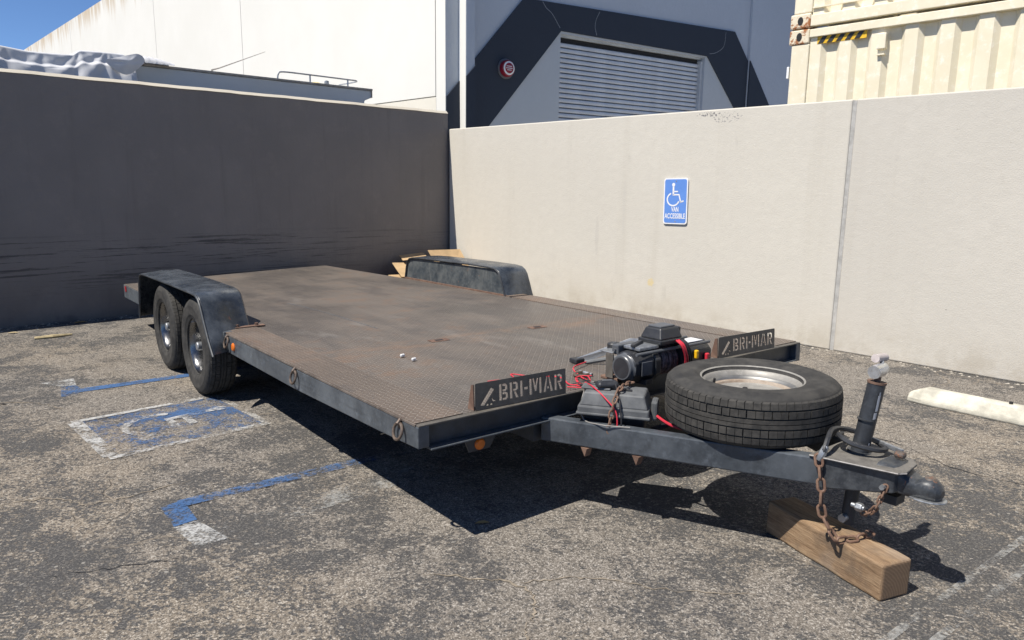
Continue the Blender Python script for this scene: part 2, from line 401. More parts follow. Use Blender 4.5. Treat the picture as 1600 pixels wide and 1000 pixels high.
M['bell_red'] = simple('red_bell_paint', (.30, .012, .03), .35, 0, .2, 30)
M['bell_grey'] = simple('grey_bell_base', (.11, .11, .12), .6)
M['white_print'] = simple('white_print', (.78, .78, .78), .5, 0, .05)
M['cream'] = metal_paint('cream_container_paint', (.70, .635, .47), (.76, .69, .53), .16, (.45, .6), .5, rustc=(.24, .10, .035))
M['cream_rust'] = metal_paint('rusty_cream_casting', (.66, .58, .43), (.72, .63, .47), 1.02, (.5, .7), .9, rustc=(.22, .085, .03))
M['hazard_yellow'] = simple('hazard_yellow', (.75, .45, .02), .5)
M['hazard_black'] = simple('hazard_black', (.025, .025, .025), .5)
M['steel'] = metal_paint('worn_black_steel', (.022, .026, .031), (.048, .055, .064), .34, (.34, .55), 1.)
M['rail'] = metal_paint('worn_blue_grey_rail', (.050, .058, .067), (.098, .110, .122), .38, (.34, .6), .8, streak=(1, .25, 3))
M['tongue'] = metal_paint('worn_tongue_steel', (.040, .047, .056), (.075, .085, .097), .33, (.34, .55), .9, streak=(1, 1, 1))
M['fender'] = metal_paint('worn_fender_steel', (.020, .025, .032), (.074, .084, .096), .50, (.20, .42), .7)
M['fender_in'] = metal_paint('weathered_fender_panel', (.035, .045, .054), (.10, .108, .108), .56, (.4, .6), 1.6, streak=(1, 1.5, .3))
M['under'] = metal_paint('dark_frame_steel', (.02, .022, .025), (.04, .043, .047), .3, (.5, .7))
M['brown_edge'] = metal_paint('brown_worn_edge', (.075, .06, .05), (.15, .125, .105), .5, (.6, .8), 1.6)
M['rust'] = metal_paint('rusty_steel', (.105, .06, .042), (.165, .10, .07), .55, (.7, .9), 3.)
M['rust_chain'] = metal_paint('rusty_chain_steel', (.115, .062, .040), (.18, .108, .072), .5, (.6, .85), 6.)
M['ring'] = metal_paint('brown_ring_steel', (.085, .06, .045), (.15, .115, .09), .4, (.4, .6), 5., metal=.3)
M['deck'] = deck_mat('brown_tread_plate', (.180, .149, .123), (.112, .096, .084), (.215, .130, .080), .52, cell=.024, lugc=.66, seam=1.40)
M['strip'] = deck_mat('rusty_tread_strip', (.225, .168, .127), (.150, .115, .090), (.235, .130, .074), .62, loc=(11, 4, 0))
M['sign_plate'] = metal_paint('brown_black_plate', (.075, .068, .058), (.115, .104, .088), .36, (.5, .7), 1.5)
M['rubber'] = simple('tyre_rubber', (.034, .0335, .033), .78, 0, .25, 14, .15, .3, alt=(.060, .057, .052))
M['tread'] = simple('tyre_tread_rubber', (.040, .039, .037), .85, 0, .25, 25, .2, .25, alt=(.066, .062, .056))
M['chrome'] = simple('dull_chrome', (.20, .20, .20), .26, 1., .3, 14, .05)
M['spare_chrome'] = simple('dull_spare_rim', (.27, .265, .25), .45, .7, .2, 9, .05)
M['rim'] = metal_paint('grey_wheel_paint', (.215, .205, .185), (.28, .268, .243), .26, (.45, .6), 2., metal=.15, rustc=(.25, .13, .06))
M['rim_rust'] = metal_paint('rusty_wheel_band', (.22, .165, .12), (.30, .25, .2), .3, (.5, .7), 2.5)
M['rim_dark'] = simple('dark_wheel_centre', (.05, .05, .052), .4, .5)
M['galv'] = simple('galvanised_steel', (.36, .375, .39), .42, .7, .3, 40, .15)
M['plastic'] = simple('black_plastic', (.030, .031, .034), .42, 0, .2, 25, .12)
M['plastic_grey'] = simple('dusty_grey_plastic', (.105, .11, .115), .6, 0, .25, 9, .2, .4, alt=(.15, .155, .158))
M['plastic_cap'] = simple('smooth_grey_plastic', (.085, .09, .098), .38, 0, .15, 15, .08)
M['rope'] = simple('dark_winch_rope', (.09, .055, .05), .55, 0, .5, 60, .3, alt=(.27, .18, .17))
M['red_wire'] = simple('red_wire', (.55, .03, .05), .4, 0, .1)
M['black_wire'] = simple('black_wire', (.018, .018, .02), .45, 0, .1)
M['grey_wire'] = simple('grey_wire', (.20, .19, .18), .5, 0, .1)
M['yellow'] = simple('yellow_plastic', (.75, .42, .01), .4)
M['label'] = simple('pale_label', (.62, .62, .62), .5)
M['amber'] = simple('amber_lens', (.62, .15, .015), .3, 0, .15, 40)
M['red_lens'] = simple('red_lens', (.40, .015, .02), .25, 0, .1)
M['alu'] = simple('dull_aluminium', (.42, .43, .43), .42, .7, .25, 15)
M['wood'] = wood_mat()
M['concrete'] = simple('pale_concrete', (.54, .515, .43), .85, 0, .32, 8, .6, .3)
M['card'] = simple('cardboard', (.45, .315, .175), .8, 0, .14, 6, .1, .3)
M['slab'] = simple('bounce_concrete', (.46, .44, .40), .85, 0, .18, 3, .3, .3)  # for the unseen slabs added to bounce sunlight onto the building
M['dust'] = simple('tan_dust', (.25, .21, .16), .9, 0, .35, 40)
M['sign_blue'] = simple('sign_blue', (.12, .26, .64), .45, 0, .06, 4, .02)
M['tarp'] = simple('grey_white_canvas', (.60, .605, .62), .8, 0, .1, 3, .3, .3)
M['boat_side'] = simple('blue_grey_gelcoat', (.50, .53, .55), .35, 0, .06, 1.5, .02)
M['boat_white'] = simple('white_gelcoat', (.76, .75, .71), .4, 0, .05, 3, .02)
M['rivet'] = simple('rub_rail', (.36, .33, .29), .6, 0, .3, 14)
M['leaf'] = simple('dry_leaf', (.42, .25, .09), .8)
M['straw'] = simple('straw', (.50, .40, .22), .8)
M['grit'] = simple('pale_grit', (.38, .345, .29), .9, 0, .4, 60)
M['weed'] = simple('weed', (.17, .15, .08), .8)
M['jack'] = metal_paint('black_jack_paint', (.024, .026, .030), (.04, .044, .05), .2, (.35, .5), 3.)
M['dusty_top'] = metal_paint('dusty_coupler_steel', (.085, .08, .072), (.15, .14, .125), .35, (.6, .8), 4.)
M['coupler_edge'] = metal_paint('chipped_edge', (.20, .19, .18), (.34, .32, .30), .6, (.5, .7), 8.)
M['chip_rust'] = metal_paint('chipped_rusty_steel', (.055, .05, .046), (.12, .09, .07), .9, (.5, .75), 7.)
M['coupler_steel'] = metal_paint('chipped_coupler_paint', (.022, .025, .030), (.055, .06, .066), .62, (.35, .55), 4.)
M['zinc'] = simple('bright_zinc', (.62, .63, .65), .30, .8, .2, 40, .1)
M['knob'] = simple('pale_pink_grip', (.52, .46, .44), .5)

# ------------------------------------------------------------------ ground
g = MB(); g.add([(-300, -300, 0), (300, -300, 0), (300, 300, 0), (-300, 300, 0)], [(0, 1, 2, 3)])
ground = struct(g.build('ground', M['asphalt']), 'worn speckled asphalt of the parking lot')

def ground_crack(pts, w, mat, seed):
    rc = random.Random(seed); P = catmull([(x, y, 0) for x, y in pts], 14); m = MB(); L = []; Q = []
    for i, p in enumerate(P):
        d = (P[min(i + 1, len(P) - 1)] - P[max(i - 1, 0)]).normalized(); n = Vector((-d.y, d.x, 0)); o = p + n * rc.uniform(-.012, .012)
        ww = w * rc.uniform(.15, 1.) * min(1, i / 4, (len(P) - 1 - i) / 4)
        L.append(o + n * ww + Vector((0, 0, .003))); Q.append(o - n * ww * rc.uniform(.4, 1) + Vector((0, 0, .003)))
    n_ = len(L); m.add(L + Q, [(i, i + 1, n_ + i + 1, n_ + i) for i in range(n_ - 1)])
    return m.build('pavement_crack', mat, ground)
ground_crack([(-1.78, 2.55), (-1.55, 2.63), (-1.3, 2.72)], .004, M['gap'], 1)
ground_crack([(-.35, 2.62), (.02, 2.55), (.10, 2.40), (.06, 2.22), (.14, 2.05)], .007, M['dust'], 2)
ground_crack([(.02, 2.56), (.3, 2.60), (.62, 2.52), (.95, 2.50)], .005, M['dust'], 3)
ground_crack([(-4.6, 4.9), (-3.9, 4.65), (-3.3, 4.75), (-2.9, 4.6)], .008, M['dust'], 4)
ground_crack([(-2.6, 3.0), (-2.2, 3.25), (-1.95, 3.2), (-1.6, 3.5)], .006, M['dust'], 5)
ground_crack([(1.8, 4.6), (2.3, 4.2), (2.5, 3.7), (3.1, 3.4)], .006, M['gap'], 6)

def sheet(name, poly, mat, label, z=.004):
    m = MB(); m.add([(x, y, z) for x, y in poly], [tuple(range(len(poly)))])
    return struct(m.build(name, mat), label)
def strip_poly(a, b, w):
    a, b = Vector(a), Vector(b); d = (b - a).normalized(); s = Vector((-d.y, d.x)) * w / 2
    return [a - s, b - s, b + s, a + s]
# accessible bay outline near the trailer wheels
sheet('blue_line', [(-3.285, 5.137), (-3.13, 4.885), (-3.05, 4.94), (-3.075, 5.0), (-1.9, 5.95), (-1.94, 6.03), (-3.12, 5.10), (-3.2, 5.18)], M['blue_line'], 'blue painted corner line beside the trailer wheels')
sheet('white_patch', [(-3.49, 5.22), (-3.285, 5.14), (-3.2, 5.185), (-3.33, 5.37)], M['white_line'], 'white painted patch at the end of the far blue line')
# symbol panel: blue rectangle with white border and wheelchair figure
S0, SX, SY = Vector((-2.155, 3.815)), Vector((.595, .57)), Vector((-.52, .545))
def sy(x, y): p = S0 + SX * x + SY * y; return (p.x, p.y)
sheet('blue_panel', [sy(0, 0), sy(1, 0), sy(1, 1), sy(0, 1)], M['blue_fade'], 'worn blue panel of the painted accessible symbol')
for k, (x0, y0, x1, y1) in enumerate([(-.07, -.07, 1.04, -.001), (-.07, 1.001, 1.04, 1.06), (-.10, .0, -.001, 1.0), (1.001, 0, 1.05, 1.0)]):
    sheet('white_border', [sy(x0, y0), sy(x1, y0), sy(x1, y1), sy(x0, y1)], M['white_border'], 'white painted border of the accessible symbol panel', .008)
def stroke2(pts, w):
    P = [Vector(p) for p in pts]; L = []; Rr = []
    for i, p in enumerate(P):
        d = (P[min(i + 1, len(P) - 1)] - P[max(i - 1, 0)]).normalized(); n = Vector((-d.y, d.x)) * w / 2
        L.append(p + n); Rr.append(p - n)
    return L, Rr
def stroke_faces(mb, pts, w, fn):
    L, Rr = stroke2(pts, w); n = len(L); vs = [fn(p.x, p.y) for p in L] + [fn(p.x, p.y) for p in Rr]
    mb.add(vs, [(i, i + 1, n + i + 1, n + i) for i in range(n - 1)])
fig = MB(); f3 = lambda x, y: (*sy(x, y), .008)
stroke_faces(fig, [(.86, .62), (.50, .60), (.48, .30), (.20, .22)], .075, f3)
stroke_faces(fig, [(.62, .60), (.61, .36)], .06, f3)
stroke_faces(fig, [(.42 + .24 * math.cos(a), .52 + .26 * math.sin(a)) for a in [R(x) for x in range(60, 300, 15)]], .06, f3)
fig.add([f3(x, y) for x, y in circ(.90, .62, .055, 12)], [tuple(range(12))])
struct(fig.build('wheelchair_figure', M['white_border']), 'worn white wheelchair figure painted on the blue panel')
sheet('blue_line', [(-1.565, 3.235), (-1.62, 3.165), (-1.47, 2.975), (-1.40, 3.05), (-1.50, 3.18)], M['blue_line'], 'short blue painted corner nearest the camera')
sheet('blue_line', strip_poly((-1.55, 3.2), (-.3, 4.17), .085), M['blue_fade'], 'faded blue stripe running under the trailer deck', .007)
sheet('white_patch', [(-1.47, 2.97), (-1.30, 2.80), (-1.19, 2.88), (-1.40, 3.045)], M['white_line'], 'white painted corner patch nearest the camera')
sheet('white_line', strip_poly((-1.28, 2.9), (-.40, 3.72), .16), M['white_fade'], 'nearly worn away white stripe beside the faded blue stripe')
sheet('white_line', strip_poly((1.20, 2.17), (2.6, 3.24), .030), M['chalk'], 'thin chalk white line right of the timber block')
sheet('white_line', strip_poly((1.26, 2.09), (2.6, 3.11), .030), M['chalk'], 'thin chalk white line in the lower right corner')

# ------------------------------------------------------------------ walls
CX, CY = -0.98523, 11.06643
LA = math.pi / 2 - 0.82622      # local x runs along the grey wall to the corner, local y behind it
RA = -0.8251                    # local x runs along the beige wall from the corner towards the camera
gw = thing('grey_wall', 'tall dark grey painted wall in shade with scrape marks behind the trailer', 'wall', (CX, CY, 0), (0, 0, LA))
m = MB()
nx, nz = 60, 14
for i in range(nx + 1):
    for j in range(nz + 1):
        x = -14 + 14 * i / nx; z = 2.505 * j / nz
        m.v.append((x, .004 * math.sin(x * 2.1 + j * .7) + .003 * math.sin(x * 5.3 + 1.3 * j), z))
for i in range(nx):
    for j in range(nz): m.f.append((i * (nz + 1) + j, (i + 1) * (nz + 1) + j, (i + 1) * (nz + 1) + j + 1, i * (nz + 1) + j + 1))
m.build('wall_face', M['grey_wall'], gw, True)
MB().box(-14, .20, .012, .22, 0, 2.27).build('wall_core', M['grey_wall'], gw)
m = MB(); xs = [-14 + i * .14 for i in range(101)]
for a, b in zip(xs, xs[1:]):
    ja, jb = [.006 * math.sin(x * 7) + .004 * math.sin(x * 19) for x in (a, b)]
    m.hexa([(a, -.012 + ja * .4, 2.507 + ja * .4), (b, -.012 + jb * .4, 2.507 + jb * .4), (b, .23, 2.507), (a, .23, 2.507), (a, .024, 2.542 + ja * .3), (b, .024, 2.542 + jb * .3), (b, .23, 2.543), (a, .23, 2.543)])
m.build('lit_edge', M['lit_edge'], gw)  # cream strip: brightness of the wall's lit top edge put into colour

bw = thing('beige_wall', 'long sunlit beige wall with a vertical joint behind the trailer', 'wall', (CX, CY, 0), (0, 0, RA))
JX = 5.90
for a, b, mt in ((.035, JX - .018, 'beige'), (JX + .018, 16, 'beige_grey')):
    MB().box(a, b, 0, .2, 0, 2.285).build('panel', M[mt], bw, bevel=.012)
MB().box(JX - .0175, JX + .0175, .010, .19, 0, 2.275).build('joint', M['joint'], bw)

# unseen pale yard added behind the two walls to bounce light
m = MB(); m.add([bw.matrix_basis @ Vector(p) for p in ((-2, .21, .004), (22, .21, .004), (22, 12, .004), (-2, 12, .004))], [(0, 1, 2, 3)])
struct(m.build('bounce_slab', M['slab']), 'unseen pale concrete yard in front of the warehouse')
m = MB(); m.add([gw.matrix_basis @ Vector(p) for p in ((-30, .23, .008), (.2, .23, .008), (.2, 5, .008), (-30, 5, .008))], [(0, 1, 2, 3)])
struct(m.build('boat_bounce_slab', M['slab']), 'unseen pale concrete yard behind the grey wall')
# accessible parking sign on the beige wall
sg = thing('parking_sign', 'blue and white van accessible wheelchair sign on the beige wall', 'sign', bw.matrix_basis @ Vector((4.075, -.004, 1.095)), (0, R(-1.2), RA))
def rrect(x0, x1, z0, z1, r, n=5):
    P = []
    for cx, cz, a0 in ((x1 - r, z0 + r, -90), (x1 - r, z1 - r, 0), (x0 + r, z1 - r, 90), (x0 + r, z0 + r, 180)):
        for i in range(n + 1): a = R(a0 + 90 * i / n); P.append((cx + r * math.cos(a), cz + r * math.sin(a)))
    return P
fy = lambda x, z, t: (x, t, z)
MB().prism(rrect(-.155, .155, 0, .497, .03), fy, -.012, -.004).build('sign_plate', M['white_print'], sg)
MB().prism(rrect(-.141, .141, .014, .483, .022), fy, -.0135, -.0125).build('sign_face', M['sign_blue'], sg)
pic = MB(); fp = lambda x, z: (x, -.0148, z)
pic.add([fp(x, z) for x, z in circ(-.028, .425, .020, 16)], [tuple(range(16))])
def stroke3(pts, w): stroke_faces(pic, pts, w, fp)
stroke3([(-.028, .412), (-.028, .315)], .021)
stroke3([(-.028, .352), (.032, .352)], .014)
stroke3([(-.036, .318), (.046, .318), (.072, .232)], .017)
stroke3([(.064, .238), (.108, .252)], .016)
stroke3([(-.028 + .077 * math.cos(a), .268 + .068 * math.sin(a)) for a in [R(x) for x in range(112, 352, 10)]], .016)
pic.build('wheelchair_symbol', M['white_print'], sg)
def text_mesh(body, size, sx=1., bold=0.):
    cu = bpy.data.curves.new('t', 'FONT'); cu.body = body; cu.size = size; cu.align_x = 'CENTER'; cu.offset = bold; cu.resolution_u = 3
    o = bpy.data.objects.new('t', cu); col.objects.link(o)
    dg = bpy.context.evaluated_depsgraph_get(); dg.update()
    me = bpy.data.meshes.new_from_object(o.evaluated_get(dg)); bpy.data.objects.remove(o)
    for v in me.vertices: v.co = Vector((v.co.x * sx, v.co.y, v.co.z))
    return me
for body, zz, s, sx in (('VAN', .135, .075, .62), ('ACCESSIBLE', .062, .078, .64)):
    me = text_mesh(body, s, sx, .0016); me.transform(Matrix.Translation((0, -.0148, zz)) @ Matrix.Rotation(R(90), 4, 'X'))
    me.materials.append(M['white_print']); link('lettering', me, sg)
for zz in (.463, .03): MB().cyl((.006, -.017, zz), (.006, -.0137, zz), .006, 10).build('screw', M['rivet'], sg)

# ------------------------------------------------------------------ warehouse (white side, blue grey front)
KX, KY = -1.290, 14.066
ba = math.pi / 2 - (0.82622 + math.radians(7))
wh = thing('warehouse', 'white sided warehouse with blue grey front and roller door behind the walls', 'building', (KX, KY, 0))
ca, sa = math.cos(RA), math.sin(RA); cb, sb = math.cos(ba), math.sin(ba)
WB = lambda x, z, t: (x * ca - t * sa, x * sa + t * ca, z)     # white wall frame (t behind)
BB = lambda x, z, t: (x * cb - t * sb, x * sb + t * cb, z)     # blue wall frame
def wpan(x0, x1, z0, z1, t0, t1, fn): return MB().prism([(x0, z0), (x1, z0), (x1, z1), (x0, z1)], fn, t0, t1)
# tilt-up panels of the white side with recessed joints, coordinates along the wall in metres from the corner
edges = [-37.5, -27.2, -15.9, -8.95, -.30]
for a, b in zip(edges, edges[1:]): wpan(a + .012, b - .012, 3.12, 8.33, 0, .25, WB).build('wall_panel', M['white_bld'], wh)
wpan(-37.5, -.3, 0, 3.10, .004, .25, WB).build('base_course', M['cream_base'], wh)
wpan(-37.5, -.06, 0, 8.30, .03, .24, WB).build('joint_backing', M['joint'], wh)
wpan(-.288, 0, 0, 8.33, 0, .25, WB).build('corner_strip', M['white_bld'], wh)
# blue grey front: panels round the roller door opening
wpan(.0, 2.705, 0, 8.33, 0, .25, BB).build('wall_panel', M['blue_bld'], wh)
wpan(2.705, 7.13, 4.53, 8.33, 0, .25, BB).build('wall_panel', M['blue_bld'], wh)
wpan(7.13, 8.72, 0, 8.33, 0, .25, BB).build('wall_panel', M['blue_bld'], wh)
wpan(8.723, 16, 0, 8.33, -.07, .25, BB).build('wall_panel', M['blue_bld'], wh)
wpan(.29, .485, 0, 8.33, -.25, -.002, BB).build('pilaster', M['blue_bld'], wh, bevel=.01)
wpan(.2865, .2895, 0, 8.33, -.246, -.04, BB).build('pilaster_lit_side', M['white_bld'], wh)  # sunlit return of the pilaster, its brightness put in as white
MB().prism([(2.703, 4.56), (.004, 1.54), (.004, 0), (2.703, 0)], BB, -.004, -.001).build('lower_panel', M['lower_bld'], wh)
MB().prism([(7.132, 4.56), (7.132, 0), (8.715, 0), (8.715, 3.04), (7.19, 4.56)], BB, -.004, -.001).build('lower_panel', M['lower_bld'], wh)
MB().prism([(8.727, 3.03), (8.727, 0), (11.75, 0)], BB, -.074, -.071).build('lower_panel', M['lower_bld'], wh)
# navy arch trim, a few centimetres proud
MB().prism([(.0, 3.085), (.286, 3.39), (.286, 1.86), (.0, 1.545)], BB, -.035, -.002).build('navy_trim', M['navy'], wh)
MB().prism([(.287, 3.45), (.489, 3.66), (.489, 2.1), (.287, 1.87)], BB, -.275, -.2505).build('navy_trim', M['navy'], wh)
MB().prism([(.489, 3.66), (1.76, 5.063), (2.7, 4.575), (.489, 2.09)], BB, -.035, -.0045).build('navy_trim', M['navy'], wh)
MB().prism([(1.762, 5.063), (8.14, 5.23), (7.19, 4.56), (2.702, 4.575)], BB, -.036, -.0045).build('navy_trim', M['navy'], wh)
MB().prism([(8.142, 5.23), (8.72, 4.60), (8.72, 3.035), (7.192, 4.56)], BB, -.035, -.0045).build('navy_trim', M['navy'], wh)
MB().prism([(8.722, 4.61), (12.75, 0), (11.76, 0), (8.722, 3.04)], BB, -.105, -.0745).build('navy_trim', M['navy'], wh)
for pts in ([(2.66, 4.62), (2.45, 4.86), (2.3, 4.95), (2.2, 5.06)], [(3.65, 4.60), (3.6, 4.75), (3.62, 4.9), (3.72, 5.08)], [(7.25, 4.62), (7.5, 4.68), (7.75, 4.85), (7.8, 5.18)]):
    m = MB(); L, Rr = stroke2(catmull([(x, z, 0) for x, z in pts], 4), .008) if False else (None, None)
    P = [(p.x, p.y) for p in catmull([(x, z, 0) for x, z in pts], 5)]
    stroke_faces(m, P, .010, lambda x, z: BB(x, z, -.0375)); m.build('crack', M['crack'], wh)
# roller door
wpan(2.72, 7.12, 4.49, 4.60, .10, .22, BB).build('door_hood', M['shutter_frame'], wh)
wpan(7.06, 7.128, 0, 4.44, .05, .2, BB).build('door_jamb', M['shutter_frame'], wh)
wpan(2.707, 2.758, 0, 4.44, .15, .2, BB).build('door_jamb', M['shutter_frame'], wh)
slat = None
prof = [(.155, .0), (.135, .012), (.128, .04), (.135, .072), (.155, .086), (.165, .09)]
sl = MB(); n = len(prof)
sl.add([BB(2.76, z, t) for t, z in prof] + [BB(7.06, z, t) for t, z in prof], [(i, i + 1, n + i + 1, n + i) for i in range(n - 1)])
slat0 = sl.build('slat', M['shutter'], wh, True)
for i in range(1, 44):
    o = slat0.copy(); col.objects.link(o); o.parent = wh; o.location = (0, 0, .1 * i)
wpan(2.76, 7.06, 0, 4.5, .168, .2, BB).build('door_backing', M['gap'], wh)

# fire alarm bell
fb = thing('fire_bell', 'round red fire alarm bell on the navy trim left of the roller door', 'alarm bell', Vector((KX, KY, 0)) + Vector(BB(1.32, 3.70, -.036)), (0, 0, ba))
ly = lambda r, a, h: (r * math.cos(a), -h, r * math.sin(a))
MB().lathe([(0, .03), (.17, .03), (.19, .02), (.19, .001)], ly, 32).build('base', M['bell_grey'], fb, True)
MB().lathe([(0, .135), (.10, .13), (.145, .11), (.155, .09), (.155, .031)], ly, 32).build('gong', M['bell_red'], fb, True)
MB().lathe([(.098, .1375), (.128, .128)], ly, 32).build('ring_print', M['white_print'], fb)
m = MB()
for zz, w in ((.035, .13), (.0, .15), (-.035, .10)):
    m.prism([(-w / 2, zz - .006), (w / 2, zz - .006), (w / 2, zz + .006), (-w / 2, zz + .006)], lambda x, z, t: (x, t, z), -.139, -.137)
m.build('print', M['white_print'], fb)

# ------------------------------------------------------------------ shipping containers behind the beige wall
def corr(x0, x1, z0, z1, y, pitch=.335, depth=.05):
    m = MB(); xs = []; x = x0
    while x < x1:
        for dx, dy in ((0, 0), (.125, 0), (.175, depth), (.285, depth)): xs.append((x + dx, y + dy))
        x += pitch
    n = len(xs); m.add([(a, b, z0) for a, b in xs] + [(a, b, z1) for a, b in xs], [(i, i + 1, n + i + 1, n + i) for i in range(n - 1)])
    return m
def container(loc, label, h):
    t = thing('shipping_container', label, 'container', loc, (0, 0, RA), 'stacked cream shipping containers')
    L, W = 6.4, 2.5
    for x0, x1 in ((.03, .24), (L - .24, L - .03)):
        for y0, y1 in ((.012, .2), (W - .2, W - .012)):
            MB().box(x0, x1, y0, y1, .16, h - .16).build('corner_post', M['cream'], t, bevel=.012)
    for x0, x1 in ((0, .235), (L - .235, L)):
        for y0, y1 in ((0, .2), (W - .2, W)):
            for z0 in (0, h - .16):
                c = MB().box(x0, x1, y0, y1, z0, z0 + .158).build('corner_casting', M['cream_rust'], t, bevel=.015)
                if y0 == 0:
                    MB().prism([(x0 + .12 + .032 * math.cos(a), z0 + .08 + .045 * math.sin(a)) for a in [2 * math.pi * i / 18 for i in range(18)]], lambda x, z, tt: (x, tt, z), -.003, .0).build('twist_lock_hole', M['gap'], c)
    MB().box(.237, L - .237, .005, .10, h - .098, h - .012).build('top_rail', M['cream'], t, bevel=.006)
    MB().box(.237, L - .237, .005, .12, .012, .13).build('bottom_rail', M['cream'], t, bevel=.006)
    corr(.241, L - .25, .131, h - .099, .035).build('side_panel', M['cream'], t)
    MB().box(.02, .05, .21, W - .21, .17, h - .17).build('end_panel', M['cream'], t)
    MB().box(.24, L - .24, .12, W - .02, h - .05, h - .03).build('roof', M['cream'], t)
    MB().box(.24, L - .24, W - .08, W - .02, .13, h - .1).build('back_panel', M['cream'], t)
    return t
cl = container(bw.matrix_basis @ Vector((4.445, 1.5, 0)), 'lower cream container with black and yellow hazard stripes under its top rail', 3.265)
cu_ = container(bw.matrix_basis @ Vector((4.445, 1.5, 3.275)), 'upper cream container stacked on the other, cut off by the top edge', 2.75)
MB().box(.245, 6.1, .012, .04, .20, .215).build('side_ledge', M['cream'], cu_)
hz = MB(); 
for i in range(5):
    x = .33 + i * .1
    hz.prism([(x, 3.095), (x + .055, 3.095), (x + .105, 3.165), (x + .05, 3.165)], lambda a, z, tt: (a, tt, z), .0285, .031)
MB().box(.32, .86, .032, .0345, 3.09, 3.167).build('hazard_label', M['hazard_yellow'], cl)
hz.build('hazard_stripe', M['hazard_black'], cl)
MB().box(.985, 1.075, -.005, .06, 2.95, 3.11).build('vent_box', M['cream'], cl, bevel=.008)
MB().box(.99, 1.07, .0, .06, 2.89, 2.905).build('vent_bracket', M['cream'], cl)
MB().box(-.022, .006, .04, .12, 2.75, 2.88).build('door_hinge', M['white_print'], cl, bevel=.004)

# ------------------------------------------------------------------ boat behind the grey wall, with its cover
bo = thing('boat', 'blue grey sided boat with handrail and whip antenna above the grey wall', 'boat', gw.matrix_basis @ Vector((0, 1.0, 0)), (0, 0, LA))
MB().prism([(-7.6, .6), (-1.2, .6), (-.78, 2.695), (-.665, 2.745), (-.665, 2.845), (-7.6, 2.845)], lambda x, z, t: (x, t, z), 0, 2.2).build('hull', M['boat_side'], bo, bevel=.01)
m = MB()
for i in range(12): x = -4.13 + i * .29; m.box(x, x + .286, -.02, .05, 2.847, 2.872)
m.build('rub_rail', M['rivet'], bo)
MB().box(-7.6, -.70, .06, 2.15, 2.85, 2.862).build('deck_top', M['boat_white'], bo)
MB().box(-.672, -.655, -.012, 2.2, 2.745, 2.87).build('transom_trim', M['rivet'], bo)
hr = catmull([(-2.115, .05, 2.865), (-2.10, .05, 2.94), (-2.03, .05, 2.975), (-1.63, .05, 2.978), (-1.03, .05, 2.974), (-.90, .05, 2.972), (-.85, .15, 2.965), (-.86, .6, 2.962)], 6)
hro = MB().tube(hr, .011, 8).build('handrail', M['galv'], bo, True)
for x in (-1.63, -1.03): MB().cyl((x, .05, 2.865), (x, .05, 2.972), .011, 8).build('stanchion', M['galv'], hro)
MB().tube([(-3.0, .06, 2.862), (-3.0, .06, 2.895), (-2.90, .06, 2.93), (-2.27, .06, 3.209)], [.014, .012, .008, .003], 6).build('antenna', M['rivet'], bo)
MB().lathe([(.0, .055), (.05, .05), (.085, .03), (.09, 0)], lambda r, a, h: (-1.44 + r * math.cos(a), .25 + r * math.sin(a), 2.863 + h), 16).build('dome', simple('pale_yellow_dome', (.70, .58, .28), .5), bo, True)
MB().lathe([(0, .09), (.03, .08), (.035, .04), (.025, 0)], lambda r, a, h: (-1.29 + r * math.cos(a), .2 + r * math.sin(a), 2.863 + h), 12).build('navigation_light', M['galv'], bo, True)

def ridge(x): return 1 - abs(2 * (x - math.floor(x)) - 1)
def tarp(name, label, x0, x1, topz, seed, hang=.36, y0=.86, nx=220, ny=60):
    rnd = random.Random(seed); ph = [rnd.uniform(0, 6.28) for _ in range(12)]
    ties = [(-7.1, 9, 1.), (-6.4, 11, .9), (-5.7, 8, 1.), (-5.25, 12, .9), (-4.9, 10, 1.), (-4.55, 13, 1.2), (-4.25, 15, 1.3), (-4.0, 9, 1.)]
    m = MB()
    for i in range(nx + 1):
        x = x0 + (x1 - x0) * i / nx; tz = topz(x)
        for j in range(ny + 1):
            t = j / ny
            # profile: hangs down at the front, over the edge, then back across the top
            if t < .6:
                k = t / .6; z = tz - hang * (1 - k); y = y0 - .07 * (1 - k)
                step = .028 * max(0, min(1, (.66 - k) * 14))          # lower tier stands a little proud
                y -= step
            else:
                k = (t - .6) / .4; z = tz + .015 * math.sin(k * 2.2); y = y0 + .01 + 1.6 * k
            # folds fan out from a few tie points along the edge
            w = 0
            for (tx, sp_, am) in ties:
                dx = x - tx; dd = (1 - k) if t < .6 else k * .8
                ang = math.atan2(dx, .05 + dd * .5)
                w += am * math.cos(ang * sp_ * .8 + tx * 3) * math.exp(-abs(dx) * 2.2) * min(1, dd * 2.5)
            f3 = ridge(x * 6.3 + 1.1 * t + .6 * math.sin(x * 7 + ph[2])) ** 1.5
            amp = .009 if t < .6 else .005
            m.v.append((x, y - amp * w - .003 * f3, z + .004 * w + .008 * math.sin(x * 5 + ph[4]) * (1 if t > .3 else .2)))
    for i in range(nx):
        for j in range(ny): m.f.append((i * (ny + 1) + j, (i + 1) * (ny + 1) + j, (i + 1) * (ny + 1) + j + 1, i * (ny + 1) + j + 1))
    o = m.build(name, M['tarp'], None, True, angle=180)
    so = o.modifiers.new('solid', 'SOLIDIFY'); so.thickness = .003
    o.matrix_basis = gw.matrix_basis.copy()
    return tag(o, label, 'tarp')
def tz1(x): return 2.862 + .012 * math.sin((x + 7.5) * 2.3) + .05 * max(0, min(1, (x + 4.62) * 14)) - .05 * max(0, min(1, (x + 4.10) * 8)) + .02 * max(0, min(1, (-5.05 - x) / .25))
tarp('boat_cover', 'large grey white canvas cover draped over the boat at the left edge', -7.4, -3.98, tz1, 3)
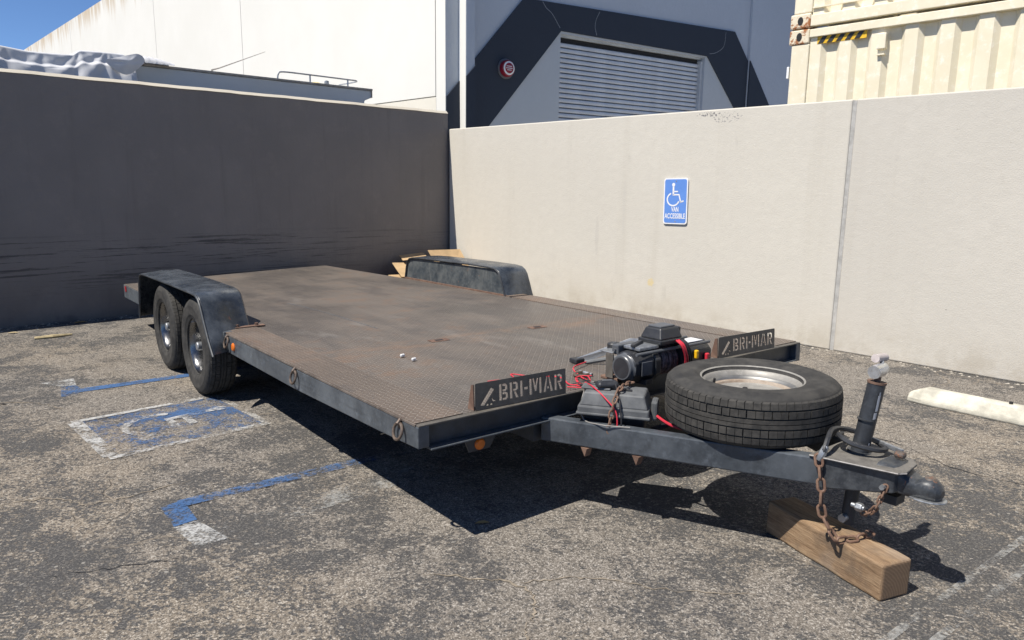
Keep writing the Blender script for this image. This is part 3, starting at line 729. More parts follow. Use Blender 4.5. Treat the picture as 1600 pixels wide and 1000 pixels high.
# folded corner flap and bunched end of the cover
fl = MB()
fp_ = [(-4.36, .77, 2.83), (-4.22, .76, 2.865), (-4.02, .78, 2.93), (-3.93, .82, 2.962), (-3.84, .84, 2.885), (-3.94, .80, 2.80), (-4.09, .77, 2.66), (-4.22, .755, 2.73)]
ctr = Vector((-4.06, .745, 2.835)); N = 8
ring1 = [Vector(p) for p in fp_]; ring2 = [(Vector(p) * .55 + ctr * .45) + Vector((0, (-.022 if i % 2 else .018), 0)) for i, p in enumerate(fp_)]
vs = ring1 + ring2 + [ctr]
fl.add(vs, [(i, (i + 1) % N, N + (i + 1) % N, N + i) for i in range(N)] + [(N + i, N + (i + 1) % N, 2 * N) for i in range(N)])
o = fl.build('cover_flap', M['tarp'], None, True, angle=180); o.modifiers.new('sub', 'SUBSURF').levels = 2; o.modifiers['sub'].render_levels = 2
o.matrix_basis = gw.matrix_basis.copy(); tag(o, 'folded triangular canvas flap hanging where the boat cover ends', 'tarp')
bl = MB()
for i in range(13):
    for j in range(9):
        a = math.pi * j / 8; x = -3.86 + .34 * i / 12; r = .085 * (1 - (i / 12) ** 2 * .55)
        bl.v.append((x, .98 - math.cos(a) * .12 + .012 * math.sin(i * 2.3 + j), 2.865 + math.sin(a) * r * (1 + .14 * math.sin(i * 1.9 + j * 2.1))))
for i in range(12):
    for j in range(8): bl.f.append((i * 9 + j, (i + 1) * 9 + j, (i + 1) * 9 + j + 1, i * 9 + j + 1))
o = bl.build('bunched_cover', M['tarp'], None, True, angle=180); o.matrix_basis = gw.matrix_basis.copy()
tag(o, 'small bunched canvas bundle on the boat rail right of the flap', 'tarp')

# ------------------------------------------------------------------ wheel stop
ws = MB(); Ls = 1.9
sec = [(0, 0), (.0, .035), (.045, .112), (.135, .112), (.19, .035), (.19, 0)]
secE = [(.025, 0), (.03, .028), (.055, .06), (.125, .06), (.165, .028), (.17, 0)]
rows = [(0., secE), (.11, sec), (Ls - .11, sec), (Ls, secE)]
for x, s in rows: ws.v += [(x, y, z) for y, z in s]
for i in range(3):
    for j in range(6): ws.f.append((i * 6 + j, (i + 1) * 6 + j, (i + 1) * 6 + (j + 1) % 6, i * 6 + (j + 1) % 6))
ws.f += [tuple(range(6)), tuple(range(18, 24))]
wso = ws.build('wheel_stop', M['concrete'], None, False, .012, 2)
wso.location = (2.84, 5.07, 0); wso.rotation_euler = (0, 0, math.atan2(-.551, .485)); tag(wso, 'pale concrete wheel stop on the asphalt at the right edge', 'wheel stop')
rb = MB().cyl((.62, .09, .113), (.62, .09, .128), .012, 8).build('rebar_pin', M['gap'], wso)

# ------------------------------------------------------------------ trailer (local: x across, y to the rear, z up)
Z0 = .539
TL = Vector((-0.36389, 2.79782, 0)); TP, YAW = -0.01613, 0.66535
trot = (TP, 0, YAW)
tm = Matrix.Translation(TL) @ Euler(trot).to_matrix().to_4x4()
tr = thing('flatbed_trailer', 'dark steel flatbed car trailer with brown tread plate deck and two axles', 'trailer', TL, trot)
P3 = lambda v, u, w: (v, u, w + Z0)
def tw(v, u, w): return tm @ Vector(P3(v, u, w))       # trailer coordinates to world
W = 2.80
def plate(name, poly, w0, w1, mat, bevel=0):
    return MB().prism(poly, lambda x, y, t: P3(x, y, t), w0, w1).build(name, mat, tr, bevel=bevel)
# deck plates, laid with a hairline gap
plate('deck_plate', [(.238, .03), (2.578, .03), (2.578, 1.397), (.238, 1.397)], -.008, 0, M['deck'])
plate('deck_plate', [(.238, 1.404), (2.578, 1.404), (2.578, 3.958), (.238, 3.958)], -.008, -.0015, M['deck'])
plate('deck_plate', [(.0, 3.965), (2.60, 3.965), (2.47, 6.55), (.0, 5.85)], -.012, -.003, M['deck'])
plate('side_plate', [(.002, .03), (.234, .03), (.234, 2.66), (.002, 2.66)], -.006, .0035, M['strip'])
plate('side_plate', [(2.582, .03), (2.798, .03), (2.798, 2.70), (2.582, 2.70)], -.006, .0035, M['strip'])
# side rails, slightly shallower at the nose
def rail(v0, v1, pts):
    m = MB(); n = len(pts)
    for u, wt, wb in pts: m.v += [P3(v0, u, wt), P3(v1, u, wt), P3(v1, u, wb), P3(v0, u, wb)]
    for i in range(n - 1):
        for j in range(4): m.f.append((i * 4 + j, (i + 1) * 4 + j, (i + 1) * 4 + (j + 1) % 4, i * 4 + (j + 1) % 4))
    m.f += [(0, 1, 2, 3), tuple(range((n - 1) * 4, n * 4))]
    return m
rail(-.004, .05, [(0, -.007, -.098), (.3, -.007, -.108), (1.3, -.012, -.128), (2.50, -.010, -.125)]).build('side_rail', M['rail'], tr, bevel=.004)
rail(-.004, .05, [(4.45, -.012, -.13), (5.86, -.008, -.14)]).build('side_rail', M['rail'], tr, bevel=.004)
rail(2.755, 2.806, [(0, -.007, -.12), (2.65, -.01, -.125)]).build('side_rail', M['rail'], tr, bevel=.004)
rail(2.45, 2.50, [(4.6, -.015, -.13), (6.5, -.015, -.13)]).build('side_rail', M['rail'], tr, bevel=.004)
MB().hexa([P3(.0, 5.82, -.13), P3(2.46, 6.52, -.13), P3(2.46, 6.56, -.13), P3(.0, 5.86, -.13), P3(.0, 5.82, -.013), P3(2.46, 6.52, -.013), P3(2.46, 6.56, -.013), P3(.0, 5.86, -.013)]).build('rear_beam', M['under'], tr)
MB().box(-.006, .002, .02, 2.44, Z0 - .0075, Z0 + .001).build('edge_weld', M['brown_edge'], tr)
# front cross channel open to the front
m = MB()
m.box(.052, 2.753, .040, .048, Z0 - .104, Z0 - .009)
m.build('front_channel', M['steel'], tr)
MB().box(.0, 2.80, .0, .05, Z0 - .0085, Z0 - .001).build('front_top_flange', M['sign_plate'], tr, bevel=.002)
MB().box(.052, 2.753, -.012, .05, Z0 - .112, Z0 - .105).build('front_bottom_flange', M['rail'], tr, bevel=.002)
MB().prism([(.052, .003), (.24, .003), (.17, .038), (.052, .038)], lambda x, y, t: P3(x, y, t), -.1045, -.102).build('lit_corner_plate', M['rail'], tr)  # pale plate standing in for the lit triangle on the bottom flange
for i, u in enumerate((.6, 1.2, 1.8, 2.4, 3.3, 4.2, 4.9)):
    MB().box(.06, 2.7 if u < 4 else 2.42, u, u + .05, Z0 - .11, Z0 - .014).build('crossmember', M['under'], tr)
for v in (.69, 2.01): MB().box(v - .04, v + .04, .06, 5.6, Z0 - .22, Z0 - .112).build('main_beam', M['under'], tr)
# tongue A-frame
def beam(p, q, w, top, h, name, mat):
    a = Vector((p[0], p[1], 0)); b = Vector((q[0], q[1], 0)); d = (b - a).normalized(); s = Vector((-d.y, d.x, 0)) * w
    pts = [a, b, b + s, a + s]
    return MB().hexa([P3(x.x, x.y, top - h) for x in pts] + [P3(x.x, x.y, top) for x in pts]).build(name, mat, tr, bevel=.006)
beam((.67, .03), (1.195, -1.05), .06, -.095, .113, 'tongue_beam', M['tongue'])
beam((1.505, -1.05), (2.03, .03), .06, -.095, .113, 'tongue_beam', M['tongue'])
MB().box(.98, 1.72, -.60, -.54, Z0 - .15, Z0 - .097).build('tongue_crossbar', M['under'], tr)
MB().box(.86, 1.42, -.34, -.29, Z0 - .20, Z0 - .14).build('tongue_crossbar', M['under'], tr)
# small rusty tabs under the beam
for a in (.10, .30):
    p = Vector((.67, .03)).lerp(Vector((1.195, -1.05)), a + .08)
    MB().prism([(-.02, 0), (.02, 0), (.006, -.04)], lambda x, z, t: P3(p.x + t, p.y - x, -.21 + z), -.004, .03).build('chain_tab', M['rust'], tr)
# coupler
cp = MB().prism([(1.19, -1.035), (1.505, -1.035), (1.43, -1.295), (1.30, -1.31), (1.262, -1.30)], lambda x, y, t: P3(x, y, t + (.05 * max(0, (-1.2 - y) / .11) if t < -.2 else 0)), -.222, -.094).build('coupler_body', M['coupler_steel'], tr, bevel=.006)
MB().prism([(1.17, -1.01), (1.525, -1.01), (1.44, -1.29), (1.40, -1.32), (1.28, -1.335), (1.245, -1.32)], lambda x, y, t: P3(x, y, t), -.0935, -.084).build('coupler_top', M['dusty_top'], tr, bevel=.003)
MB().tube([P3(1.172, -1.012, -.088), P3(1.246, -1.318, -.088), P3(1.28, -1.335, -.09)], .003, 6).build('coupler_edge', M['coupler_edge'], tr)
nose = MB(); ns = []
sgp = lambda v, e: math.copysign(abs(v) ** e, v)
for u, w_, hw, hz_, e in ((-1.23, -.072, .085, .055, .4), (-1.285, -.078, .070, .052, .4), (-1.325, -.108, .054, .040, .5), (-1.355, -.118, .045, .036, .6), (-1.375, -.104, .045, .042, .7), (-1.405, -.104, .044, .042, .8), (-1.428, -.120, .036, .034, .9), (-1.44, -.140, .016, .014, 1.)):
    ns.append([P3(1.345 + hw * sgp(math.cos(a), e), u, w_ - hz_ + hz_ * sgp(math.sin(a), e)) for a in [2 * math.pi * (i + .5) / 16 for i in range(16)]])
vs = [p for r in ns for p in r]
nose.add(vs, [(i * 16 + k, i * 16 + (k + 1) % 16, (i + 1) * 16 + (k + 1) % 16, (i + 1) * 16 + k) for i in range(7) for k in range(16)] + [tuple(range(112, 128)), tuple(range(16))])
nose.build('ball_socket', M['coupler_steel'], tr, True, angle=30)
MB().prism([(1.345 + .056 * math.cos(a), -1.385 + .07 * math.sin(a)) for a in [2 * math.pi * i / 20 for i in range(20)]], lambda x, y, t: P3(x, y, t), -.186, -.179).build('socket_lip', M['galv'], tr, bevel=.003)
MB().lathe([(0, .004), (.022, .002), (.036, -.008), (.042, -.03)], lambda r, a, h: P3(1.345 + r * .8 * math.cos(a), -1.392 + r * math.sin(a) * .75, -.105 + h), 16).build('socket_top', M['chip_rust'], tr, True)
MB().bar(P3(1.45, -1.11, -.05), P3(1.385, -1.27, -.048), .014, .02).build('latch_lever', M['galv'], tr, bevel=.003)
MB().box(1.36, 1.395, -1.285, -1.245, Z0 - .071, Z0 - .045).build('latch_block', M['chip_rust'], tr, bevel=.01)
MB().box(1.30, 1.37, -1.30, -1.24, Z0 - .235, Z0 - .20).build('latch_foot', M['under'], tr)
MB().cyl(P3(1.235, -1.27, -.155), P3(1.262, -1.27, -.155), .010, 8).build('bolt', M['galv'], tr)
# jack
jb, jt = Vector(P3(1.362, -1.115, -.10)), Vector(P3(1.405, -1.14, .195)); jf = Vector(P3(1.356, -1.095, -.392))
ax = (jt - jf).normalized()
jk = MB().tube([jb - ax * .1, jb + ax * .02, jt], .0335, 24).build('jack_tube', M['jack'], tr, True)
MB().tube([jt - ax * .002, jt + ax * .006], .036, 24).build('jack_rim', M['rust'], jk, True)
MB().tube([jf, jb], .027, 16).build('jack_leg', M['under'], tr, True)
MB().tube([jf + Vector((-.05, 0, .03)), jf + Vector((.035, 0, .03))], .016, 12).build('jack_foot_pin', M['galv'], tr, True)
ja = jt + ax * .006
MB().tube([jb + ax * .012, jb + ax * .02], .046, 24).build('jack_collar', M['coupler_steel'], jk, True)
MB().tube([jb + ax * .148, jb + ax * .152], .0345, 24).build('jack_seam', M['under'], jk, True)
MB().tube([ja, ja + ax * .02], .012, 12).build('crank_neck', M['rust'], jk)
MB().tube([ja + ax * .02 + Vector((-.038, 0, .022)), ja + ax * .02 + Vector((.012, -.0, .024)), ja + ax * .02 + Vector((.04, 0, .03))], [.026, .027, .022], 14).build('crank_hub', M['zinc'], jk, True)
MB().tube([ja + ax * .02 + Vector((.03, 0, .045)), ja + ax * .02 + Vector((.05, .02, .062))], .008, 10).build('crank_arm', M['galv'], jk)
MB().tube([ja + ax * .02 + Vector((.005, .02, .068)), ja + ax * .02 + Vector((.085, .02, .062))], .017, 12).build('crank_grip', M['knob'], jk, True)
stv = [(-.6, .035), (-.2, .03), (-.5, -.01), (-.1, -.03), (-.45, -.06), (-.25, -.075)]
# worn label on the jack tube
lm = MB()
for (a0, a1, h0, h1) in ((-1.95, -1.5, .19, .255), (-2.05, -1.55, .158, .185), (-1.85, -1.6, .255, .268), (-1.9, -1.7, .05, .06)):
    c0 = jb; q = []
    for h in (h0, h1):
        for a in (a0, (a0 + a1) / 2, a1): q.append(c0 + ax * h + Vector((math.cos(a), math.sin(a), 0)) * .0343)
    lm.add(q, [(0, 1, 4, 3), (1, 2, 5, 4)])
lm.build('torn_label', M['label'], jk)
# tie-down rings on the left rail and lamps
def torus(mb, c, R_, r, ax1, ax2, n=20, k=8): mb.tube([Vector(c) + Vector(ax1) * R_ * math.cos(2 * math.pi * i / n) + Vector(ax2) * R_ * math.sin(2 * math.pi * i / n) for i in range(n)], r, k, closed=True)
for u in (.135, 1.272, 2.43):
    m = MB(); torus(m, P3(-.022, u, -.052), .034, .0065, (0, 1, 0), (.28, 0, 1)); rg = m.build('tie_down_ring', M['ring'], tr, True)
    MB().tube([P3(.02, u, -.004), P3(-.010, u, -.006), P3(-.020, u, -.016), P3(-.012, u, -.03), P3(-.005, u, -.036)], .009, 8).build('ring_bracket', M['ring'], rg, True)
lx = lambda v0, u, w: (lambda r, a, h: P3(v0 - h, u + r * math.cos(a), w + r * math.sin(a)))
MB().lathe([(0, .012), (.02, .010), (.027, .004), (.028, 0)], lx(-.005, 2.33, -.069), 20).build('marker_lamp', M['amber'], tr, True)
MB().box(-.008, -.0045, 5.72, 5.78, Z0 - .07, Z0 - .015).build('rear_marker', M['red_lens'], tr)
MB().prism([(.245, -.113), (.43, -.113), (.385, -.185), (.275, -.185)], lambda x, z, t: P3(x, t, z), .042, .05).build('lamp_bracket', M['steel'], tr)
MB().lathe([(0, .012), (.02, .010), (.026, .004), (.027, 0)], lambda r, a, h: P3(.33 + r * math.cos(a), .0415 - h, -.156 + r * math.sin(a)), 20).build('marker_lamp', M['amber'], tr, True)
# wheels
TR_, TWd = .346, .21
def tyre_meshes():
    Rr = TR_; b = MB()
    half = [(.196, .078), (.200, .090), (.214, .097), (.222, .1005), (.226, .1035), (.235, .1045), (.262, .1065), (.285, .106), (.290, .1075), (.296, .1055), (.312, .1005), (.326, .094), (.334, .086), (Rr - .009, .062), (Rr - .009, .0)]
    prof = half + [(r, -h) for r, h in half[-2::-1]] + [(.190, -.07), (.190, .07)]
    b.lathe(prof, n=96, closed_prof=True)
    t = MB()
    def blk(a0, a1, x0, x1, r0, r1=None, ro0=None, sk=0.):
        r1 = r0 if r1 is None else r1; rb = Rr - .011
        vs = []
        for a, s in ((a0, 0), (a1, 0)):
            for (x, r, rr) in ((x0, r0, rb), (x1, r1, rb - (r0 - r1) - .004)):
                aa = a + sk * (x - x0) / (x1 - x0)
                vs += [(rr * math.cos(aa), rr * math.sin(aa), x), (r * math.cos(aa), r * math.sin(aa), x)]
        # 0 in x0 a0,1 out,2 in x1,3 out,4..7 a1
        t.add(vs, [(1, 5, 7, 3), (0, 1, 3, 2), (4, 6, 7, 5), (0, 4, 5, 1), (2, 3, 7, 6)])
    N = 72
    for k in range(N):
        a = 2 * math.pi * k / N; da = 2 * math.pi / N
        j = .06 * math.sin(k * 2.4)
        for s in (1, -1):
            blk(a + da * .03, a + da * (.96 + j * .3), s * .056, s * .079, Rr - .001, Rr - .005)
            blk(a + da * .03, a + da * .90, s * .079, s * .0945, Rr - .005, Rr - .022, sk=.45 * da)
            blk(a + da * (.05 + .3 * (s > 0)), a + da * (.95 + j + .3 * (s > 0)), s * .023, s * .049, Rr, Rr)
            blk(a + da * .00, a + da * .985, s * .0015, s * .0165, Rr, Rr)
    meshes = []
    for mb, nm, mt, sm in ((b, 'tyre', M['rubber'], True), (t, 'tread', M['tread'], False)):
        o = mb.build(nm, mt, None, sm, angle=40); meshes.append(o.data); bpy.data.objects.remove(o)
    return meshes
TYRE, TREAD = tyre_meshes()
def wheel(u, v, side):
    # lathe axis is local z; turned to point outwards
    e = bpy.data.objects.new('wheel', None); col.objects.link(e); e.parent = tr
    zc = TR_ - (-TP) * 0 - (Z0 - 0) * 0
    # keep the tyre on the ground: the trailer is pitched a little
    wz = (TR_ - (tm @ Vector((v, u, 0))).z)
    e.location = (v, u, wz); e.rotation_euler = (R(90), R(20 + 30 * u), R(-90) if side < 0 else R(90))
    link('tyre', TYRE, e); link('tread', TREAD, e)
    MB().lathe([(.198, .092), (.204, .086), (.196, .078), (.186, .07), (.176, .05), (.172, .02), (.166, -.02), (.155, -.03), (.15, -.032)], n=48).build('rim', M['chrome'], e, True)
    MB().lathe([(.152, -.032), (.13, -.036), (.10, -.02), (.06, -.012), (0.0, -.012)], n=32).build('wheel_centre', M['rim_dark'], e, True)
    MB().lathe([(0, .082), (.026, .082), (.031, .076), (.032, .0), (.055, -.015)], n=24).build('hub', M['galv'], e, True)
    return e
for u in (2.89, 3.764):
    wheel(u, -.008, -1); wheel(u + .29, 2.79, 1)
    MB().tube([P3(.08, u, 0) if False else (.05, u, TR_ + .02 + .016 * u), (2.75, u, TR_ + .02 + .016 * u)], .032, 12).build('axle', M['under'], tr)
# fenders
def fender(v0, v1, name, inner):
    prof = [(2.37, -.118), (2.46, -.02), (2.545, .10), (2.60, .185), (2.635, .225), (2.69, .247), (2.78, .252), (3.3, .255), (4.1, .252), (4.33, .248), (4.40, .235), (4.435, .205), (4.46, .15), (4.50, .0), (4.535, -.15)]
    if inner: prof = [(2.79, -.02), (2.80, .0), (2.85, .12), (2.88, .185), (2.91, .22), (2.96, .245), (3.05, .252), (3.4, .255), (4.2, .248), (4.44, .242), (4.52, .228), (4.56, .20), (4.585, .14), (4.62, .0), (4.63, -.1)]
    fe = bpy.data.objects.new(name, None); col.objects.link(fe); fe.parent = tr
    m = MB(); n = len(prof)
    vs_ = [v0, v0 + .012, (v0 + v1) / 2, v1 - .012, v1]; dz = [-.012, 0, .003, 0, -.012]
    # outward offset normals for the rolled edge
    for v, d in zip(vs_, dz):
        for i, (u, w_) in enumerate(prof):
            a = Vector(prof[max(i - 1, 0)]); b = Vector(prof[min(i + 1, n - 1)]); t = (b - a).normalized(); nn = Vector((-t.y, t.x))
            m.v.append(P3(v, u + nn.x * d + (0 if inner else .5 * (v + .125)), w_ + nn.y * d + (.004 * math.sin(u * 6 + v * 9))))
    for j in range(len(vs_) - 1):
        for i in range(n - 1): m.f.append((j * n + i, (j + 1) * n + i, (j + 1) * n + i + 1, j * n + i + 1))
    sk = m.build('fender_skin', M['fender'], fe, True, angle=60)
    s = sk.modifiers.new('solid', 'SOLIDIFY'); s.thickness = .006; s.offset = -1
    sk.modifiers.new('bev', 'BEVEL').width = .002
    e = v0 if not inner else v0
    edge = MB().tube([P3(e, u, w_ - .008) for u, w_ in prof], .008, 8).build('rolled_edge', M['steel'] if not inner else M['under'], fe, True)
    return fe
fn_ = fender(-.125, .215, 'fender', False)
ff = fender(2.58, 2.92, 'fender', True)
# inner panels between deck and fender
def inner_panel(v, prof, fe, mat):
    MB().prism(prof, lambda u, w_, t: P3(t, u, w_), v, v + .006).build('inner_panel', mat, fe)
inner_panel(2.592, [(2.80, -.0), (2.86, .12), (2.90, .19), (2.96, .225), (3.05, .232), (4.4, .225), (4.52, .21), (4.57, .15), (4.62, -.01)], ff, M['fender_in'])
inner_panel(.196, [(2.70, -.0), (2.78, .16), (2.84, .222), (2.92, .232), (4.3, .23), (4.46, .22), (4.55, .17), (4.60, -.02)], fn_, M['fender_in'])
MB().prism([(2.585, 2.74), (2.795, 2.74), (2.795, 2.81), (2.585, 2.81)], lambda x, y, t: P3(x, y, t), -.004, .004).build('fender_foot', M['strip'], ff)
MB().bar(P3(2.585, 2.80, .004), P3(2.585, 4.63, .004), .022, .016).build('weld_bead', M['rust'], ff)
MB().box(-.010, .05, 2.503, 2.56, Z0 - .130, Z0 + .004).build('fender_bracket', M['rail'], tr, bevel=.004)
st = MB().hexa([P3(.03, 2.585, .004), P3(.30, 2.585, .004), P3(.30, 2.635, .004), P3(.03, 2.635, .004), P3(.03, 2.585, .012), P3(.30, 2.585, .012), P3(.30, 2.635, .012), P3(.03, 2.635, .012)]).build('fender_strap', M['rust'], tr, bevel=.002)
for v in (.11, .245): MB().tube([P3(v, 2.61, .012), P3(v, 2.61, .028)], .012, 6).build('bolt', M['rust'], st)
# hatches cut in the deck, and bright boxes painting the highlights on a row of worn lugs
for v, u in ((1.80, 1.41), (1.0, 1.43)):
    h = MB().prism([(v - .07, u - .035), (v + .06, u - .04), (v + .075, u + .03), (v - .06, u + .04)], lambda x, y, t: P3(x, y, t), .0005, .0025).build('lashing_plate', M['rust'], tr)
    MB().prism([(v - .03, u - .018), (v + .025, u - .02), (v + .03, u + .012), (v - .025, u + .018)], lambda x, y, t: P3(x, y, t), .003, .004).build('lashing_hole', M['gap'], h)
m = MB()
for i in range(46):
    u = 2.05 + i * .033; v = .89 - .0 * i - .0000; v = .885 - .05 * max(0, (u - 2.7)) ** 2 * 1.5
    m.box(v - .003, v + .003, u - .008, u + .008, Z0 - .001, Z0 + .0025)
m.build('lug_highlights', M['galv'], tr)
# stencil cut nose plates
def stencil():
    polys = []
    def P(*pts): polys.append(list(pts))
    def shift(pl, dx, s=1.): return [[(x * s + dx, y) for x, y in p] for p in pl]
    stem = [(0, 0), (.17, 0), (.17, 1), (0, 1)]
    def bowl(y0, y1, xr=.56): return [(.215, y1), (xr - .14, y1), (xr, y1 - .12), (xr, y0 + .11), (xr - .11, y0), (.215, y0), (.215, y0 + .13), (xr - .19, y0 + .13), (xr - .165, y0 + .17), (xr - .165, y1 - .18), (xr - .19, y1 - .14), (.215, y1 - .14)]
    B = [stem, bowl(.53, 1, .55), bowl(0, .49, .58)]
    Rl = [stem, bowl(.44, 1, .56), [(.27, .40), (.42, .40), (.58, 0), (.40, 0)]]
    I = [stem]; D = [[(0, .40), (.26, .40), (.26, .56), (0, .56)]]
    Mm = [stem, [(.215, 1), (.34, 1), (.43, .55), (.52, 1), (.645, 1), (.49, .18), (.37, .18)], [(.69, 0), (.86, 0), (.86, 1), (.69, 1)]]
    A = [[(0, 0), (.17, 0), (.315, .95), (.315, 1), (.22, 1)], [(.36, 1), (.455, 1), (.68, 0), (.51, 0), (.36, .95)], [(.255, .20), (.42, .20), (.395, .34), (.275, .34)]]
    out = []; x = 0.
    for g_, w in ((B, .70), (Rl, .70), (I, .27), (D, .36), (Mm, .98), (A, .80), (Rl, .6)):
        out += shift(g_, x); x += w
    return out, x
LET, LW = stencil()
def nose_plate(v0, u0, v1, u1, hgt):
    Lp = math.hypot(v1 - v0, u1 - u0)
    cu = bpy.data.curves.new('plate', 'CURVE'); cu.dimensions = '2D'; cu.fill_mode = 'BOTH'; cu.extrude = .002
    def spl(pts):
        s = cu.splines.new('POLY'); s.points.add(len(pts) - 1); s.use_cyclic_u = True
        for q, p in zip(s.points, pts): q.co = (p[0], p[1], 0, 1)
    spl([(0, 0), (Lp, 0), (Lp, hgt - .004), (Lp - .004, hgt), (.004, hgt), (0, hgt - .004)])
    x0 = Lp * .25; sx = (Lp * .965 - x0) / LW; sy_ = hgt * .62; yb = hgt * .20
    for p in LET: spl([(x0 + a * sx, yb + b * sy_) for a, b in p])
    k = hgt / .118
    spl([(Lp * .05, .020 * k), (Lp * .085, .012 * k), (Lp * .20, .078 * k), (Lp * .165, .090 * k)])
    spl([(Lp * .165, .052 * k), (Lp * .185, .034 * k), (Lp * .215, .026 * k), (Lp * .178, .027 * k)])
    for cx in (.125, .165): spl(circ(Lp * cx, .014 * k, .0065, 10))
    o = bpy.data.objects.new('c', cu); col.objects.link(o)
    dg = bpy.context.evaluated_depsgraph_get(); dg.update()
    me = bpy.data.meshes.new_from_object(o.evaluated_get(dg)); bpy.data.objects.remove(o)
    me.materials.append(M['sign_plate'])
    pl = link('nose_plate', me, tr); pl.location = P3(v0, u0, .002); pl.rotation_euler = (R(90 - 3), 0, math.atan2(u1 - u0, v1 - v0))
    MB().prism([(.0, .0), (.05, .0), (.016, hgt - .008), (.0, hgt - .004)], lambda y, z, t: (t, z, -y - .004), -.006, -.001).build('end_gusset', M['rust'], pl)
    return pl
nose_plate(.30, .030, .80, .006, .118)
nose_plate(1.995, .03, 2.515, .006, .118)
MB().bar(P3(.30, .05, .006), P3(.80, .03, .006), .02, .008).build('plate_weld', M['sign_plate'], tr)
# winch mounting plate
MB().box(1.14, 1.75, .0, .12, Z0 + .002, Z0 + .016).build('winch_base', M['rust'], tr, bevel=.003)
# ------------------------------------------------------------------ things carried by the trailer
def on_trailer(name, label, cat, v, u, w, rz=0., group=None, tilt=(0, 0)):
    e = thing(name, label, cat, tw(v, u, w), (TP + tilt[0], tilt[1], YAW + rz), group)
    return e
# spare wheel lying on the tongue
sp = on_trailer('spare_wheel', 'spare wheel with black treaded tyre lying flat on the trailer tongue', 'spare wheel', 1.348, -.62, .020, R(25))
sp.scale = (1.087, 1.087, 1.087)
link('tyre', TYRE, sp); link('tread', TREAD, sp)
rm = MB().lathe([(.199, .090), (.206, .094), (.210, .090), (.204, .082), (.194, .076), (.186, .068), (.181, .056)], n=64).build('rim', M['rim'], sp, True)
MB().lathe([(.181, .056), (.175, .053), (.171, .050), (.168, .042)], n=64).build('rim_band', M['spare_chrome'], sp, True)
MB().lathe([(.168, .042), (.158, .038), (.154, .030)], n=64).build('rusty_band', M['rim_rust'], sp, True)
MB().lathe([(.154, .030), (.146, .026), (.135, .024), (.112, .032), (.098, .034), (.06, .022), (.045, .016), (.042, -.01)], n=64).build('wheel_disc', M['rim'], sp, True)
MB().lathe([(0, -.008), (.043, -.008)], n=32).build('centre_bore', M['gap'], sp)
for i in range(5):
    a = 2 * math.pi * i / 5 + .5
    MB().lathe([(0, .0305), (.0095, .0305), (.012, .024)], lambda r, b, h: (.072 * math.cos(a) + r * math.cos(b), .072 * math.sin(a) + r * math.sin(b), h), 12).build('lug_hole', M['gap'], sp)
a = R(112); c0 = Vector((.158 * math.cos(a), .158 * math.sin(a), .038))
MB().tube([c0, c0 + Vector((-.004, -.006, .022)), c0 + Vector((-.006, -.01, .05))], [.008, .006, .005], 8).build('valve_stem', M['black_wire'], sp, True)

# winch on the nose of the deck
wi = on_trailer('winch', 'black electric winch with dark rope drum at the front of the deck', 'winch', 1.12, -.045, .086)
lx2 = lambda x0: (lambda r, a, h: (x0 + h, r * math.cos(a), r * math.sin(a)))
MB().lathe([(0, -.004), (.058, -.004), (.062, .0), (.064, .012), (.066, .016), (.074, .022)], lx2(0), 32).build('gearbox_cap', M['plastic_cap'], wi, True)
def octa(x0, r0, x1, r1, nm, mt, dz=0):
    m = MB(); q = []
    for x, r in ((x0, r0), (x1, r1)): q.append([(x, r * math.cos(R(22.5 + 45 * i)), dz + r * math.sin(R(22.5 + 45 * i))) for i in range(8)])
    m.add(q[0] + q[1], [(i, (i + 1) % 8, 8 + (i + 1) % 8, 8 + i) for i in range(8)] + [tuple(range(8)), tuple(range(8, 16))])
    return m.build(nm, mt, wi, bevel=.006)
MB().lathe([(.0, -.0045), (.05, -.0045)], lx2(-.0008), 32).build('cap_disc', M['plastic'], wi)  # darker disc inside the paler cap paints its ring highlight
octa(.018, .078, .145, .092, 'gearbox', M['plastic'])
for i in range(8):
    a = R(22.5 + 45 * i); MB().cyl((.139, .078 * math.cos(a), .078 * math.sin(a)), (.148, .078 * math.cos(a), .078 * math.sin(a)), .006, 6).build('bolt', M['galv'], wi)
MB().box(.05, .125, -.088, -.083, -.035, .035).build('side_grille', M['plastic_cap'], wi, bevel=.003)
octa(.147, .098, .185, .098, 'drum_flange', M['plastic'])
rp = MB()
for i in range(14): torus(rp, (.192 + i * .0125, .012, 0), .064 + .006 * math.sin(i * 1.7), .0075, (0, 1, 0), (0, 0, 1), 24, 6)
rp.build('rope', M['rope'], wi, True)
MB().cyl((.18, .012, 0), (.37, .012, 0), .058, 24).build('drum', M['rope'], wi)
octa(.368, .096, .40, .096, 'drum_flange', M['plastic'])
octa(.40, .082, .60, .084, 'motor', M['plastic'])
MB().box(.44, .56, -.05, .03, .078, .0815).build('rating_label', M['label'], wi)
for y in (-.075, .075): MB().cyl((.02, y, .074), (.58, y, .074), .008, 10).build('tie_rod', M['plastic_cap'], wi)
MB().box(.03, .17, .055, .10, .05, .10).build('top_bracket', M['plastic_cap'], wi, bevel=.006)
MB().box(.06, .20, -.06, .05, .082, .100).build('clutch_plate', M['galv'], wi, bevel=.005)
MB().bar((.05, -.02, .106), (.17, .03, .108), .022, .016).build('clutch_lever', M['plastic'], wi, bevel=.004)
for x in (.09, .37): MB().box(x, x + .05, -.08, .10, -.088, -.06).build('foot', M['plastic'], wi, bevel=.004)
MB().box(.448, .470, -.100, -.078, .0, .045).build('yellow_terminal', M['yellow'], wi, bevel=.006)
MB().box(.535, .56, -.10, -.078, -.03, .018).build('red_terminal', M['red_wire'], wi, bevel=.006)
